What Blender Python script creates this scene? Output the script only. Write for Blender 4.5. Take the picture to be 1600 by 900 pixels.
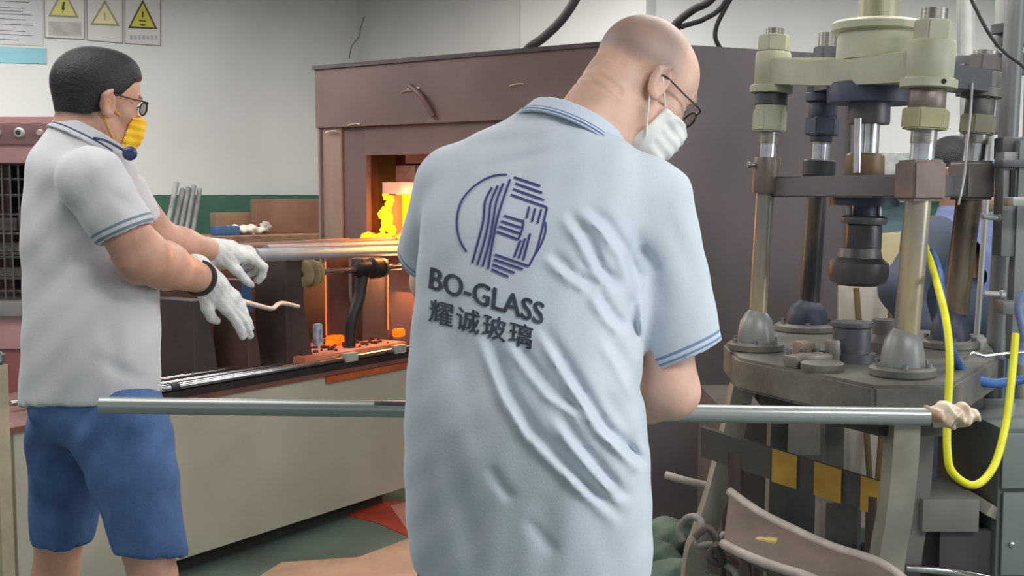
import bpy, bmesh, math, random
import numpy as np
from mathutils import Vector, Matrix
from mathutils.bvhtree import BVHTree
random.seed(7); np.random.seed(7)
for _o in list(bpy.data.objects): bpy.data.objects.remove(_o)
C = bpy.context.scene
COL = C.collection

# ---------------- camera ----------------
F = 1800.0; CAMH = 1.35; PITCH = math.atan(145.0/F)
cd = bpy.data.cameras.new('camera'); cam = bpy.data.objects.new('camera', cd); COL.objects.link(cam)
cd.sensor_width = 36; cd.lens = 36*F/1600; cd.clip_start = .05
cam.location = (0,0,CAMH); cam.rotation_euler = (math.pi/2-PITCH,0,0)
C.camera = cam
_f = np.array([0,math.cos(PITCH),-math.sin(PITCH)]); _u = np.array([0,math.sin(PITCH),math.cos(PITCH)])
def at(px,py,Y):
    d = _f + np.array([(px-800)/F,0,0]) + _u*(450-py)/F
    return Vector(tuple(d*(Y/d[1]))) + Vector((0,0,CAMH))
def proj(x,y,z):
    zz = z-CAMH
    dep = y*_f[1]+zz*_f[2]; up = y*_u[1]+zz*_u[2]
    return 800+F*x/dep, 450-F*up/dep

# ---------------- world, lights, exposure ----------------
w = bpy.data.worlds.new('world'); C.world = w; w.use_nodes = True
w.node_tree.nodes['Background'].inputs[0].default_value = (.80,.86,.95,1)
w.node_tree.nodes['Background'].inputs[1].default_value = .62
C.view_settings.view_transform = 'Standard'; C.view_settings.look = 'None'
C.view_settings.exposure = 0.0; C.view_settings.gamma = 1; C.view_settings.use_curve_mapping = False
def area(name, loc, rot, sx, sy, power, col):
    l = bpy.data.lights.new(name,'AREA'); l.shape='RECTANGLE'; l.size=sx; l.size_y=sy; l.energy=power; l.color=col
    o = bpy.data.objects.new(name,l); COL.objects.link(o); o.location=loc; o.rotation_euler=rot
    return o
area('ceiling_lamp_light',(1.6,.5,2.66),(0,0,0),1.6,.8,70,(1,.995,.98))
area('added_side_light',(4.6,.6,1.7),(math.radians(82),0,math.radians(98)),2.0,1.6,85,(.90,.95,1))  # cool fill light added from the right; no doorway is built there
area('ceiling_lamp_light',(-1.8,2.4,2.66),(0,0,0),2.0,1.2,34,(1,.985,.96))
area('ceiling_lamp_light',(1.4,3.3,2.66),(0,0,0),2.0,1.0,46,(1,.985,.96))
area('ceiling_lamp_light',(-2.6,5.2,2.66),(0,0,0),2.4,1.6,94,(1,.985,.965))
area('ceiling_lamp_light',(3.2,5.4,2.66),(0,0,0),2.0,1.2,70,(1,.985,.97))
area('ceiling_lamp_light',(.3,5.6,2.66),(0,0,0),1.6,.8,46,(1,.985,.97))

# ---------------- materials ----------------
def lin(c): return tuple(((v/255)/12.92 if v/255<=.04045 else ((v/255+.055)/1.055)**2.4) for v in c)+(1,)
MATS={}
def mat(name, rgb, rough=.6, metal=0, var=.12, scale=8, bump=0, bscale=60, rgb2=None, emit=None, es=0, spec=None, sheen=0, stretch=None, alpha=None, trans=0, detail=4, lo=.35, hi=.65, attr=None, attrcol=None, stripes=None):
    if name in MATS: return MATS[name]
    m = bpy.data.materials.new(name); m.use_nodes=True; nt=m.node_tree; N=nt.nodes; L=nt.links
    b=N['Principled BSDF']
    c=lin(rgb); c2 = lin(rgb2) if rgb2 else tuple(max(0,v*(1-2*var)) for v in c[:3])+(1,)
    tc=N.new('ShaderNodeTexCoord'); mp=N.new('ShaderNodeMapping'); L.new(tc.outputs['Object'],mp.inputs[0])
    if stretch: mp.inputs['Scale'].default_value=stretch
    nz=N.new('ShaderNodeTexNoise'); nz.inputs['Scale'].default_value=scale; nz.inputs['Detail'].default_value=detail
    L.new(mp.outputs[0],nz.inputs['Vector'])
    r=N.new('ShaderNodeValToRGB'); r.color_ramp.elements[0].position=lo; r.color_ramp.elements[1].position=hi
    r.color_ramp.elements[0].color=c2; r.color_ramp.elements[1].color=c
    L.new(nz.outputs['Fac'],r.inputs[0])
    out=r.outputs[0]
    if attr:
        a=N.new('ShaderNodeAttribute'); a.attribute_name=attr
        mx=N.new('ShaderNodeMix'); mx.data_type='RGBA'
        if stripes:
            # stripes: list of (lo,hi) of the attribute
            tot=None
            for (s0,s1) in stripes:
                g=N.new('ShaderNodeMath'); g.operation='GREATER_THAN'; g.inputs[1].default_value=s0; L.new(a.outputs['Fac'],g.inputs[0])
                l2=N.new('ShaderNodeMath'); l2.operation='LESS_THAN'; l2.inputs[1].default_value=s1; L.new(a.outputs['Fac'],l2.inputs[0])
                q=N.new('ShaderNodeMath'); q.operation='MULTIPLY'; L.new(g.outputs[0],q.inputs[0]); L.new(l2.outputs[0],q.inputs[1])
                if tot is None: tot=q.outputs[0]
                else:
                    s=N.new('ShaderNodeMath'); s.operation='MAXIMUM'; L.new(tot,s.inputs[0]); L.new(q.outputs[0],s.inputs[1]); tot=s.outputs[0]
            L.new(tot,mx.inputs['Factor'])
        else: L.new(a.outputs['Fac'],mx.inputs['Factor'])
        L.new(out,mx.inputs['A']); mx.inputs['B'].default_value=lin(attrcol); out=mx.outputs['Result']
    L.new(out,b.inputs['Base Color'])
    b.inputs['Roughness'].default_value=rough; b.inputs['Metallic'].default_value=metal
    if spec is not None: b.inputs['Specular IOR Level'].default_value=spec
    if sheen: b.inputs['Sheen Weight'].default_value=sheen
    if trans: b.inputs['Transmission Weight'].default_value=trans
    if emit: b.inputs['Emission Color'].default_value=lin(emit); b.inputs['Emission Strength'].default_value=es
    if bump:
        n2=N.new('ShaderNodeTexNoise'); n2.inputs['Scale'].default_value=bscale; n2.inputs['Detail'].default_value=5
        L.new(mp.outputs[0],n2.inputs['Vector'])
        bp=N.new('ShaderNodeBump'); bp.inputs['Strength'].default_value=bump; bp.inputs['Distance'].default_value=.01
        L.new(n2.outputs['Fac'],bp.inputs['Height']); L.new(bp.outputs[0],b.inputs['Normal'])
    MATS[name]=m; return m

# ---------------- object helpers ----------------
def link(name, me, m=None, parent=None, smooth=False):
    o=bpy.data.objects.new(name,me); COL.objects.link(o)
    if m is not None:
        for x in (m if isinstance(m,(list,tuple)) else [m]): me.materials.append(x)
    if parent is not None:
        o.parent=parent; o.matrix_parent_inverse=Matrix.Translation(-Vector(parent.location))
    if smooth: me.polygons.foreach_set('use_smooth',[True]*len(me.polygons))
    return o
def obj(name,bm,m,parent=None,smooth=False,sharp=35):
    bmesh.ops.recalc_face_normals(bm,faces=bm.faces)
    me=bpy.data.meshes.new(name); bm.to_mesh(me); bm.free()
    o=link(name,me,m,parent)
    if smooth:
        me.polygons.foreach_set('use_smooth',[True]*len(me.polygons))
        try: me.set_sharp_from_angle(angle=math.radians(sharp))
        except Exception: pass
    return o
def thing(name,label,cat,loc=(0,0,0),group=None):
    o=bpy.data.objects.new(name,None); COL.objects.link(o); o.location=loc; o.empty_display_size=.1
    o['label']=label; o['category']=cat
    if group: o['group']=group
    return o
def tag(o,label,cat,group=None,kind=None):
    o['label']=label; o['category']=cat
    if group: o['group']=group
    if kind: o['kind']=kind
    return o
def struct(o): o['kind']='structure'; return o
def frame(z,x=None):
    z=Vector(z).normalized()
    x=Vector(x) if x is not None else (Vector((1,0,0)) if abs(z.x)<.9 else Vector((0,1,0)))
    x=(x-z*x.dot(z)).normalized(); y=z.cross(x)
    return Matrix((x,y,z)).transposed()
def add_box(bm,c,s,R=None,bev=0):
    r=bmesh.ops.create_cube(bm,size=1); vs=r['verts']
    M=(R.to_4x4() if R is not None else Matrix.Identity(4))
    bmesh.ops.transform(bm,matrix=Matrix.Translation(c)@M@Matrix.Diagonal((s[0],s[1],s[2],1)),verts=vs)
    if bev:
        es=list({e for v in vs for e in v.link_edges}); bmesh.ops.bevel(bm,geom=es,offset=bev,segments=2,affect='EDGES',profile=.6)
def add_cyl(bm,a,b,r,r2=None,seg=20,x=None,cap=True):
    a=Vector(a);b=Vector(b); r2=r if r2 is None else r2
    q=bmesh.ops.create_cone(bm,cap_ends=cap,segments=seg,radius1=r,radius2=r2,depth=(b-a).length)
    bmesh.ops.transform(bm,matrix=Matrix.Translation((a+b)/2)@frame(b-a,x).to_4x4(),verts=q['verts'])
def add_lathe(bm,a,axis,prof,seg=28,x=None):
    # prof: list (radius, distance along axis)
    a=Vector(a); R=frame(axis,x); rings=[]
    for (r,h) in prof:
        rings.append([bm.verts.new(a+R@Vector((r*math.cos(2*math.pi*k/seg),r*math.sin(2*math.pi*k/seg),h))) for k in range(seg)])
    for i in range(len(rings)-1):
        for k in range(seg):
            bm.faces.new((rings[i][k],rings[i][(k+1)%seg],rings[i+1][(k+1)%seg],rings[i+1][k]))
    bm.faces.new(rings[0][::-1]); bm.faces.new(rings[-1])
def smoothpath(pts,n=8):
    P=[Vector(p) for p in pts]; out=[]
    if len(P)<3: return P
    for i in range(len(P)-1):
        p0=P[max(i-1,0)];p1=P[i];p2=P[i+1];p3=P[min(i+2,len(P)-1)]
        for k in range(n):
            t=k/n; out.append(.5*((2*p1)+(p2-p0)*t+(2*p0-5*p1+4*p2-p3)*t*t+(3*p1-p0-3*p2+p3)*t**3))
    out.append(P[-1]); return out
def add_tube(bm,pts,r,seg=10,n=8):
    P=smoothpath(pts,n); rings=[]; x=None
    for i,p in enumerate(P):
        d=(P[min(i+1,len(P)-1)]-P[max(i-1,0)])
        R=frame(d,x); x=R.col[0]
        rr=r(i/(len(P)-1)) if callable(r) else r
        rings.append([bm.verts.new(p+R@Vector((rr*math.cos(2*math.pi*k/seg),rr*math.sin(2*math.pi*k/seg),0))) for k in range(seg)])
    for i in range(len(rings)-1):
        for k in range(seg): bm.faces.new((rings[i][k],rings[i][(k+1)%seg],rings[i+1][(k+1)%seg],rings[i+1][k]))
    bm.faces.new(rings[0][::-1]); bm.faces.new(rings[-1])
def add_prism(bm,poly,z0,z1):
    lo=[bm.verts.new((p[0],p[1],z0)) for p in poly]; hi=[bm.verts.new((p[0],p[1],z1)) for p in poly]; n=len(poly)
    for i in range(n): bm.faces.new((lo[i],lo[(i+1)%n],hi[(i+1)%n],hi[i]))
    bm.faces.new(lo[::-1]); bm.faces.new(hi)
def box(name,c,s,m,parent=None,R=None,bev=0):
    bm=bmesh.new(); add_box(bm,c,s,R,bev); return obj(name,bm,m,parent,smooth=bool(bev))
def cyl(name,a,b,r,m,parent=None,r2=None,seg=24,x=None):
    bm=bmesh.new(); add_cyl(bm,a,b,r,r2,seg,x); return obj(name,bm,m,parent,smooth=True)
def lathe(name,a,axis,prof,m,parent=None,seg=32,x=None):
    bm=bmesh.new(); add_lathe(bm,a,axis,prof,seg,x); return obj(name,bm,m,parent,smooth=True)
def tube(name,pts,r,m,parent=None,seg=12,n=8):
    bm=bmesh.new(); add_tube(bm,pts,r,seg,n); return obj(name,bm,m,parent,smooth=True,sharp=60)

# ---------------- signed distance modelling ----------------
def smin(a,b,k):
    h=np.clip(.5+.5*(b-a)/k,0,1); return b*(1-h)+a*h-k*h*(1-h)
def smax(a,b,k): return -smin(-a,-b,k)
def rc(P,a,b,r1,r2):
    a=np.array(a,dtype=float);b=np.array(b,dtype=float); ab=b-a; L=float(ab@ab)+1e-12
    t=np.clip(((P[0]-a[0])*ab[0]+(P[1]-a[1])*ab[1]+(P[2]-a[2])*ab[2])/L,0,1)
    return np.sqrt((P[0]-a[0]-t*ab[0])**2+(P[1]-a[1]-t*ab[1])**2+(P[2]-a[2]-t*ab[2])**2)-(r1+(r2-r1)*t)
def ell(P,c,r,R=None):
    d=[P[0]-c[0],P[1]-c[1],P[2]-c[2]]
    if R is not None:
        R=np.array(R); d=[R[0][i]*d[0]+R[1][i]*d[1]+R[2][i]*d[2] for i in range(3)]
    k0=np.sqrt((d[0]/r[0])**2+(d[1]/r[1])**2+(d[2]/r[2])**2)+1e-9
    k1=np.sqrt((d[0]/r[0]**2)**2+(d[1]/r[1]**2)**2+(d[2]/r[2]**2)**2)+1e-9
    return k0*(k0-1)/k1
def plane(P,p,n):
    n=np.array(Vector(n).normalized()); return (P[0]-p[0])*n[0]+(P[1]-p[1])*n[1]+(P[2]-p[2])*n[2]
def seg2(px,py,a,b):
    ax,ay=a; bx,by=b; L=(bx-ax)**2+(by-ay)**2+1e-9
    t=np.clip(((px-ax)*(bx-ax)+(py-ay)*(by-ay))/L,0,1)
    return np.hypot(px-ax-t*(bx-ax),py-ay-t*(by-ay)),t
def nets(fn,lo,hi,h):
    lo=np.array(lo);hi=np.array(hi); n=np.maximum(np.ceil((hi-lo)/h).astype(int)+1,3)
    xs=[lo[i]+h*np.arange(n[i]) for i in range(3)]
    G=np.meshgrid(*xs,indexing='ij'); f=fn([g.astype(np.float32) for g in G]).astype(np.float32)
    s=f<0; nc=n-1
    cnt=np.zeros(nc,np.int8); acc=np.zeros(tuple(nc)+(3,),np.float32)
    corners=[(i,j,k) for i in (0,1) for j in (0,1) for k in (0,1)]
    def sl(c): return tuple(slice(c[d],c[d]+nc[d]) for d in range(3))
    for c in corners:
        for d in range(3):
            if c[d]==0:
                c2=list(c); c2[d]=1; c2=tuple(c2)
                f0=f[sl(c)]; f1=f[sl(c2)]; x=(s[sl(c)]!=s[sl(c2)])
                t=np.where(x,f0/(f0-f1+1e-20*(f0==f1)),0)
                cnt+=x
                for q in range(3):
                    acc[...,q]+=np.where(x,(c[q]+(t if q==d else 0)),0)
    act=cnt>0; idx=-np.ones(nc,np.int64); idx[act]=np.arange(act.sum())
    cells=np.argwhere(act); V=(cells+acc[act]/cnt[act][:,None])*h+lo
    quads=[]
    for d in range(3):
        a,b=(d+1)%3,(d+2)%3
        c2=[0,0,0]; c2[d]=1
        S0=s[tuple(slice(0,n[q]-(1 if q==d else 0)) for q in range(3))]
        S1=s[tuple(slice(c2[q],n[q]) for q in range(3))]
        E=np.argwhere(S0!=S1); 
        ok=(E[:,a]>0)&(E[:,b]>0)&(E[:,a]<nc[a])&(E[:,b]<nc[b]); E=E[ok]
        ins=S0[tuple(E.T)]
        def g(da,db):
            e=E.copy(); e[:,a]-=da; e[:,b]-=db; return idx[tuple(e.T)]
        q=np.stack([g(1,1),g(0,1),g(0,0),g(1,0)],1)
        q[~ins]=q[~ins][:,::-1]; quads.append(q)
    Q=np.concatenate(quads); Q=Q[(Q>=0).all(1)]
    return V,Q
def mesh_vq(name,parts,relax=1):
    Vs=[];Qs=[];o=0
    for V,Q in parts: Vs.append(V);Qs.append(Q+o);o+=len(V)
    V=np.concatenate(Vs);Q=np.concatenate(Qs)
    for _ in range(relax):
        acc=np.zeros_like(V);cn=np.zeros(len(V))
        for i in range(4):
            for j in ((i+1)%4,(i+3)%4):
                np.add.at(acc,Q[:,i],V[Q[:,j]]); np.add.at(cn,Q[:,i],1)
        V=.4*V+.6*acc/np.maximum(cn,1)[:,None]
    me=bpy.data.meshes.new(name); me.vertices.add(len(V)); me.vertices.foreach_set('co',V.astype(np.float32).ravel())
    me.loops.add(len(Q)*4); me.loops.foreach_set('vertex_index',Q.astype(np.int32).ravel())
    me.polygons.add(len(Q)); me.polygons.foreach_set('loop_start',np.arange(0,len(Q)*4,4,dtype=np.int32))
    me.update(calc_edges=True); me.validate()
    me.polygons.foreach_set('use_smooth',[True]*len(Q))
    return me,V
def sdf(name,fn,lo,hi,h,m,parent=None,relax=1,attrs=None,extra=None):
    parts=[nets(fn,lo,hi,h)]+([nets(*e) for e in extra] if extra else [])
    me,V=mesh_vq(name,parts,relax)
    if attrs:
        for an,af in attrs.items():
            a=me.attributes.new(an,'FLOAT','POINT'); a.data.foreach_set('value',af([V[:,0],V[:,1],V[:,2]]).astype(np.float32))
    o=link(name,me,m,parent); return o
def catmull(xs,ys,q):
    xs=np.array(xs,float);ys=np.array(ys,float); m=np.gradient(ys,xs)
    i=np.clip(np.searchsorted(xs,q)-1,0,len(xs)-2); h=xs[i+1]-xs[i]; t=np.clip((q-xs[i])/h,0,1)
    return (2*t**3-3*t**2+1)*ys[i]+(t**3-2*t**2+t)*h*m[i]+(-2*t**3+3*t**2)*ys[i+1]+(t**3-t**2)*h*m[i+1]
def loft(levels,yaw,n=2.4):
    """levels: (py,left px,right px,Y,halfdepth). returns f(P), plus section data"""
    rows=[]
    for (py,l,r,Y,b) in levels:
        A=at(l,py,Y);B=at(r,py,Y); wv=(B.x-A.x)/2
        a=math.sqrt(max(wv*wv-(b*math.sin(yaw))**2,1e-5))/math.cos(yaw)
        rows.append((A.z,(A.x+B.x)/2,Y,a,b))
    rows.sort(); R=np.array(rows); zq=np.linspace(R[0,0],R[-1,0],80)
    T=[catmull(R[:,0],R[:,i],zq) for i in range(1,5)]
    cs,sn=math.cos(yaw),math.sin(yaw)
    def f(P):
        z=P[2]; cx,cy,a,b=[np.interp(z,zq,t) for t in T]
        dx=P[0]-cx;dy=P[1]-cy; u=dx*cs-dy*sn; v=dx*sn+dy*cs
        k=(np.abs(u/a)**n+np.abs(v/b)**n)**(1/n)
        return (k-1)*np.minimum(a,b)
    return f,(R[0,0],R[-1,0])
def hand(P,wr,dirv,back,side,curl,s=1.0,thumb=(.5,.5),rad=1.0):
    """wr wrist, dirv along hand, back = back-of-hand normal, side=+1 thumb on left of (dir,back)... """
    X=Vector(dirv).normalized(); Z=Vector(back); Z=(Z-X*Z.dot(X)).normalized(); Yv=Z.cross(X)*side
    def W(x,y,z): return tuple(Vector(wr)+X*x*s+Yv*y*s+Z*z*s)
    f=rc(P,W(0,.0,0),W(.03,.0,0),.027*s*rad,.028*s*rad)
    for y in (.026,.009,-.009,-.025):
        f=smin(f,rc(P,W(.02,y*.7,0),W(.085,y,0),.016*s*rad,.0125*s*rad),.012*s)
    bases=((.088,.029,0),(.093,.010,0),(.089,-.010,0),(.080,-.028,0))
    lens=((.042,.026,.02),(.047,.029,.021),(.043,.027,.02),(.034,.021,.018))
    for i,(bp_,ls) in enumerate(zip(bases,lens)):
        p=bp_; ang=0; c=curl[i] if isinstance(curl,(list,tuple)) else curl
        for j,l in enumerate(ls):
            ang+=c*(.9,1.1,.8)[j]
            q=(p[0]+l*math.cos(ang),p[1]*(1.0),p[2]-l*math.sin(ang))
            f=smin(f,rc(P,W(*p),W(*q),(.0098,.009,.0082)[j]*s*rad,(.009,.0082,.0074)[j]*s*rad),.004*s); p=q
    p=(.02,.024,-.008); q=(.048,.048,-.02*thumb[0]-.012); f=smin(f,rc(P,W(*p),W(*q),.017*s*rad,.013*s*rad),.012*s)
    q2=(.075,.052,-.05*thumb[0]-.012); f=smin(f,rc(P,W(*q),W(*q2),.0115*s*rad,.010*s*rad),.006*s)
    q3=(.092,.045-.02*thumb[1],-.07*thumb[0]-.014); f=smin(f,rc(P,W(*q2),W(*q3),.010*s*rad,.008*s*rad),.004*s)
    return f
def head_frame(yaw,pitch,roll=0):
    """x forward, y left, z up. yaw from straight away toward +X; pitch = nose down"""
    fw=Vector((math.sin(yaw)*math.cos(pitch),math.cos(yaw)*math.cos(pitch),-math.sin(pitch)))
    up=Vector((math.sin(yaw)*math.sin(pitch),math.cos(yaw)*math.sin(pitch),math.cos(pitch)))
    lf=up.cross(fw); R=Matrix((fw,lf,up)).transposed()
    return R@Matrix.Rotation(roll,3,'X')
def tolocal(P,o,R,s=1.0):
    R=np.array(R); d=[(P[i]-o[i])/s for i in range(3)]
    return [R[0][i]*d[0]+R[1][i]*d[1]+R[2][i]*d[2] for i in range(3)]
def head_f(P,o,R,s=1.0):
    L=tolocal(P,o,R,s); A=[L[0],np.abs(L[1]),L[2]]
    f=ell(L,(-.010,0,.045),(.097,.076,.086))
    f=smin(f,ell(L,(.040,0,.03),(.052,.064,.066)),.03)
    f=smin(f,ell(L,(.038,0,-.045),(.050,.054,.066)),.03)
    f=smin(f,rc(A,(-.005,.050,-.045),(.070,.012,-.098),.017,.016),.03)
    f=smin(f,rc(A,(.066,.034,-.015),(.05,.046,-.02),.016,.018),.02)        # cheekbone
    f=smin(f,ell(A,(.084,.026,.026),(.012,.026,.010)),.014)               # brow
    f=smax(f,-ell(A,(.100,.031,.006),(.016,.020,.014)),.012)              # socket
    f=smin(f,rc(L,(.086,0,.006),(.108,0,-.030),.008,.0105),.010)
    f=smin(f,rc(A,(.098,.011,-.036),(.100,.009,-.036),.008,.007),.006)
    f=smin(f,ell(L,(.086,0,-.066),(.014,.024,.008)),.008)
    f=smax(f,-ell(L,(.101,0,-.0665),(.010,.022,.0016)),.003)
    f=smin(f,ell(L,(.083,0,-.078),(.012,.018,.007)),.008)
    f=smin(f,ell(L,(.076,0,-.100),(.017,.020,.014)),.014)
    # ears
    e=ell(A,(-.008,.083,-.004),(.0205,.0075,.034)); 
    e=smax(e,-ell(A,(-.002,.093,-.004),(.0125,.011,.021)),.004)
    e=smin(e,rc(A,(-.022,.088,.012),(-.002,.088,.028),.0045,.0045),.005)
    e=smin(e,rc(A,(-.022,.088,.012),(-.016,.085,-.018),.0045,.004),.005)
    e=smin(e,ell(A,(-.001,.081,-.030),(.009,.006,.010)),.006)
    f=smin(f,e,.006)
    f=smin(f,rc(L,(-.035,0,-.03),(-.05,0,-.13),.052,.056),.025)            # neck root
    return f*s
# ---------------- setting ----------------
def fl(px,py,z=0.0):
    a=at(px,py,1.0)-Vector((0,0,CAMH)); t=(z-CAMH)/a.z; return Vector((a.x*t,a.y*t,z))
H=2.70
M_wall=mat('wall_paint',(212,212,208),.85,var=.05,scale=1.5,bump=.05,bscale=40)
M_green=mat('wainscot_green',(58,98,80),.6,var=.1,scale=3)
M_floor=mat('floor_paint',(96,118,106),.55,rgb2=(80,92,84),scale=2.2,bump=.05,bscale=30)
corner=Vector((-1.06,8.0)); dl=Vector((1.644,1)).normalized(); db=Vector((1,-1)).normalized()
def wallseg(name,a,b,z0,z1,m,th=.12,parent=None,inward=None):
    a=Vector(a);b=Vector(b); d=(b-a).normalized(); n=Vector((-d.y,d.x))
    if n.dot((a+b)/2)<0: n=-n     # away from camera
    bm=bmesh.new(); add_prism(bm,[a,b,b+n*th,a+n*th],z0,z1); return obj(name,bm,m,parent)
bm=bmesh.new(); add_prism(bm,[(-7,-3),(8,-3),(8,11),(-7,11)],-.1,0); struct(obj('floor',bm,M_floor))
bm=bmesh.new(); add_prism(bm,[(-7,-3),(8,-3),(8,11),(-7,11)],H,H+.1); struct(obj('ceiling',bm,mat('ceiling_paint',(168,166,158),.9,var=.05)))
lw0=corner-dl*6.2
struct(wallseg('wall_left',lw0,corner,0,H,M_wall))
pil0=corner+db*1.57
struct(wallseg('wall_back',corner,pil0,0,H,M_wall))
# pillar standing proud where the wall steps back
M_pil=mat('pillar_paint',(200,200,195),.85,var=.03,scale=2)
pq=Vector((1006-800,0)).x/F
struct(wallseg('trim_1',(pil0.x,pil0.y-.02),(pq*6.5,6.5),0,H,M_pil,th=.3))
struct(wallseg('wall_right',(pq*6.5,6.62),(7.9,8.2),0,H,M_wall))
gw=.004
o=wallseg('baseboard_left',lw0,corner,0,1.352,M_green,th=.02); o.location=(dl.y*.022,-dl.x*.022,0); struct(o)
o=wallseg('baseboard_right',(pq*6.5+.05,6.59),(7.9,8.16),0,1.22,M_green,th=.02); struct(o)
tub=[corner+dl*-.012+Vector((.0,0)),]
# crack in the plaster near the corner
pts=[at(572,25,7.86),at(566,44,7.84),at(563,58,7.86),at(552,72,7.88),at(548,92,7.9)]
bmc=bmesh.new(); add_tube(bmc,[Vector((p.x-.01,p.y,p.z)) for p in pts],.0035,6,3); o=obj('trim_2',bmc,mat('crack_grey',(120,112,100),.9)); struct(o)
def floorpatch(name,pix,m,z=.003):
    bm=bmesh.new(); P=[fl(x,y) for x,y in pix]; add_prism(bm,[(p.x,p.y) for p in P],.0,z); return struct(obj(name,bm,m))
floorpatch('trim_3',[(520,800),(560,785),(760,785),(760,845),(640,840),(590,818)],mat('red_floor_paint',(176,66,48),.6,var=.15,scale=6))
floorpatch('trim_4',[(610,792),(700,770),(760,786),(760,842),(640,835)],mat('pink_floor_paint',(196,140,126),.6,var=.1,scale=6),.005)
floorpatch('trim_5',[(400,905),(440,880),(560,872),(640,842),(760,850),(800,1000),(300,1000)],mat('worn_floor',(196,160,134),.7,var=.12,scale=5),.004)
floorpatch('trim_6',[(1010,760),(1160,745),(1180,900),(1010,960)],mat('green_floor_paint',(62,100,82),.6,var=.15,scale=6),.004)

# notices on the left wall
def wallp(px,py,off=.0):
    # point on the left wall plane seen at that pixel
    a=at(px,py,1.0)-Vector((0,0,CAMH)); n=Vector((dl.y,-dl.x,0)); t=((Vector((corner.x,corner.y,0))+n*(off+.0)).dot(n))/a.dot(n)
    return Vector((a.x*t,a.y*t,a.z*t+CAMH))
NW=Vector((dl.y,-dl.x,0))
def plate(name,quad,m,off,th,parent=None):
    P=[wallp(x,y,off) for x,y in quad]; bm=bmesh.new(); n=NW*th
    a=[bm.verts.new(p) for p in P]; b=[bm.verts.new(p+n) for p in P]; k=len(P)
    bm.faces.new(a);bm.faces.new(b[::-1])
    for i in range(k): bm.faces.new((a[i],b[i],b[(i+1)%k],a[(i+1)%k]))
    return obj(name,bm,m,parent)
M_sign=mat('sign_white',(208,203,198),.5,var=.03); M_sed=mat('sign_edge',(120,118,112),.5); M_ink=mat('sign_ink',(120,120,122),.6,var=.05)
M_blk=mat('sign_black',(60,58,40),.5); 
def sign(name,q,label,ycol,tri,pic):
    t=thing(name,label,'sign',wallp((q[0][0]+q[1][0])/2,q[2][1],0),'warning signs on the left wall')
    plate('backing',[(q[0][0]-1,q[0][1]-1),(q[1][0]+1,q[1][1]-1),(q[2][0]+1,q[2][1]+1.2),(q[3][0]-1,q[3][1]+1.2)],M_sed,.001,.006,t)
    plate('sign_face',q,M_sign,.007,.003,t)
    x,y,w_,h_=tri
    plate('triangle_border',[(x,y-h_),(x+w_,y+1),(x-w_,y-1)],mat('sign_border_%d'%pic,(70,66,50) if ycol[0]<215 else (150,146,122),.5),.010,.002,t)
    plate('warning_triangle',[(x,y-h_+6),(x+w_-4.5,y-2),(x-w_+4.5,y-4)],mat('sign_yellow_%d'%pic,ycol,.5,var=.03),.012,.002,t)
    if pic==1: plate('lightning_mark',[(x-1,y-24),(x+3,y-24),(x+1,y-15),(x+3,y-15),(x-2,y-6),(x-1,y-12),(x-3,y-12)],M_blk,.014,.001,t)
    if pic==2: plate('exclamation_mark',[(x-1,y-20),(x+1,y-20),(x+.6,y-8),(x-.6,y-8)],mat('pale_ink',(170,165,130),.5),.014,.001,t)
    if pic==3:
        plate('hand_mark',[(x-1.5,y-27),(x+1.5,y-27),(x+1,y-18),(x-1,y-18)],M_blk,.014,.001,t)
        plate('hand_mark',[(x-6,y-14),(x+5,y-13),(x+5,y-11),(x-6,y-12)],M_blk,.014,.001,t)
        plate('hand_mark',[(x-5,y-8),(x+5,y-7),(x+3,y-4),(x-3,y-5)],M_blk,.014,.001,t)
    return t
sA=sign('warning_sign',[(69,-30),(131,-30),(131,61),(71,58)],'white warning sign with yellow triangle and grey caption box, nearest the left notice board',(216,208,120),(99,27,24,46),1)
plate('caption_box',[(75,33),(127,35),(127,57),(76,55)],mat('caption_grey',(186,184,178),.6,var=.12,scale=14),.010,.001,sA)
sB=sign('warning_sign',[(136,-30),(191,-30),(191,67),(137,62)],'washed-out white warning sign with pale triangle, middle of the three on the left wall',(220,210,160),(164,40,23,40),2)
sC=sign('warning_sign',[(196,-30),(250,-30),(250,71),(196,67)],'warning sign with strong yellow black-edged triangle, rightmost of three above black-haired worker',(200,190,60),(223,45,23,46),3)
for k in range(7):
    x=203+k*6.5; plate('lettering',[(x,55),(x+4,55.4),(x+4,62),(x,61.5)],mat('letter_grey',(176,176,184),.6),.010,.001,sC)
tb=thing('notice_board','large white printed notice with rows of grey text and a cyan bottom stripe','notice',wallp(20,100))
plate('board',[(-60,-30),(66,-30),(67,72),(-60,66)],mat('board_grey',(196,196,196),.5,var=.03),.001,.006,tb)
plate('bottom_stripe',[(-60,70),(72,76),(72,100),(-60,96)],mat('cyan_stripe',(130,186,198),.5,var=.04),.001,.007,tb)
for k,(y,e) in enumerate(((-22,50),(-12,30),(-2,46),(8,38),(13,36),(18,50),(26,40),(34,52),(44,40),(50,50),(58,30))):
    plate('text_line',[(-55,y),(e,y+(e+55)*.05),(e,y+(e+55)*.05+1.3),(-55,y+1.3)],M_ink,.007,.001,tb)

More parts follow.
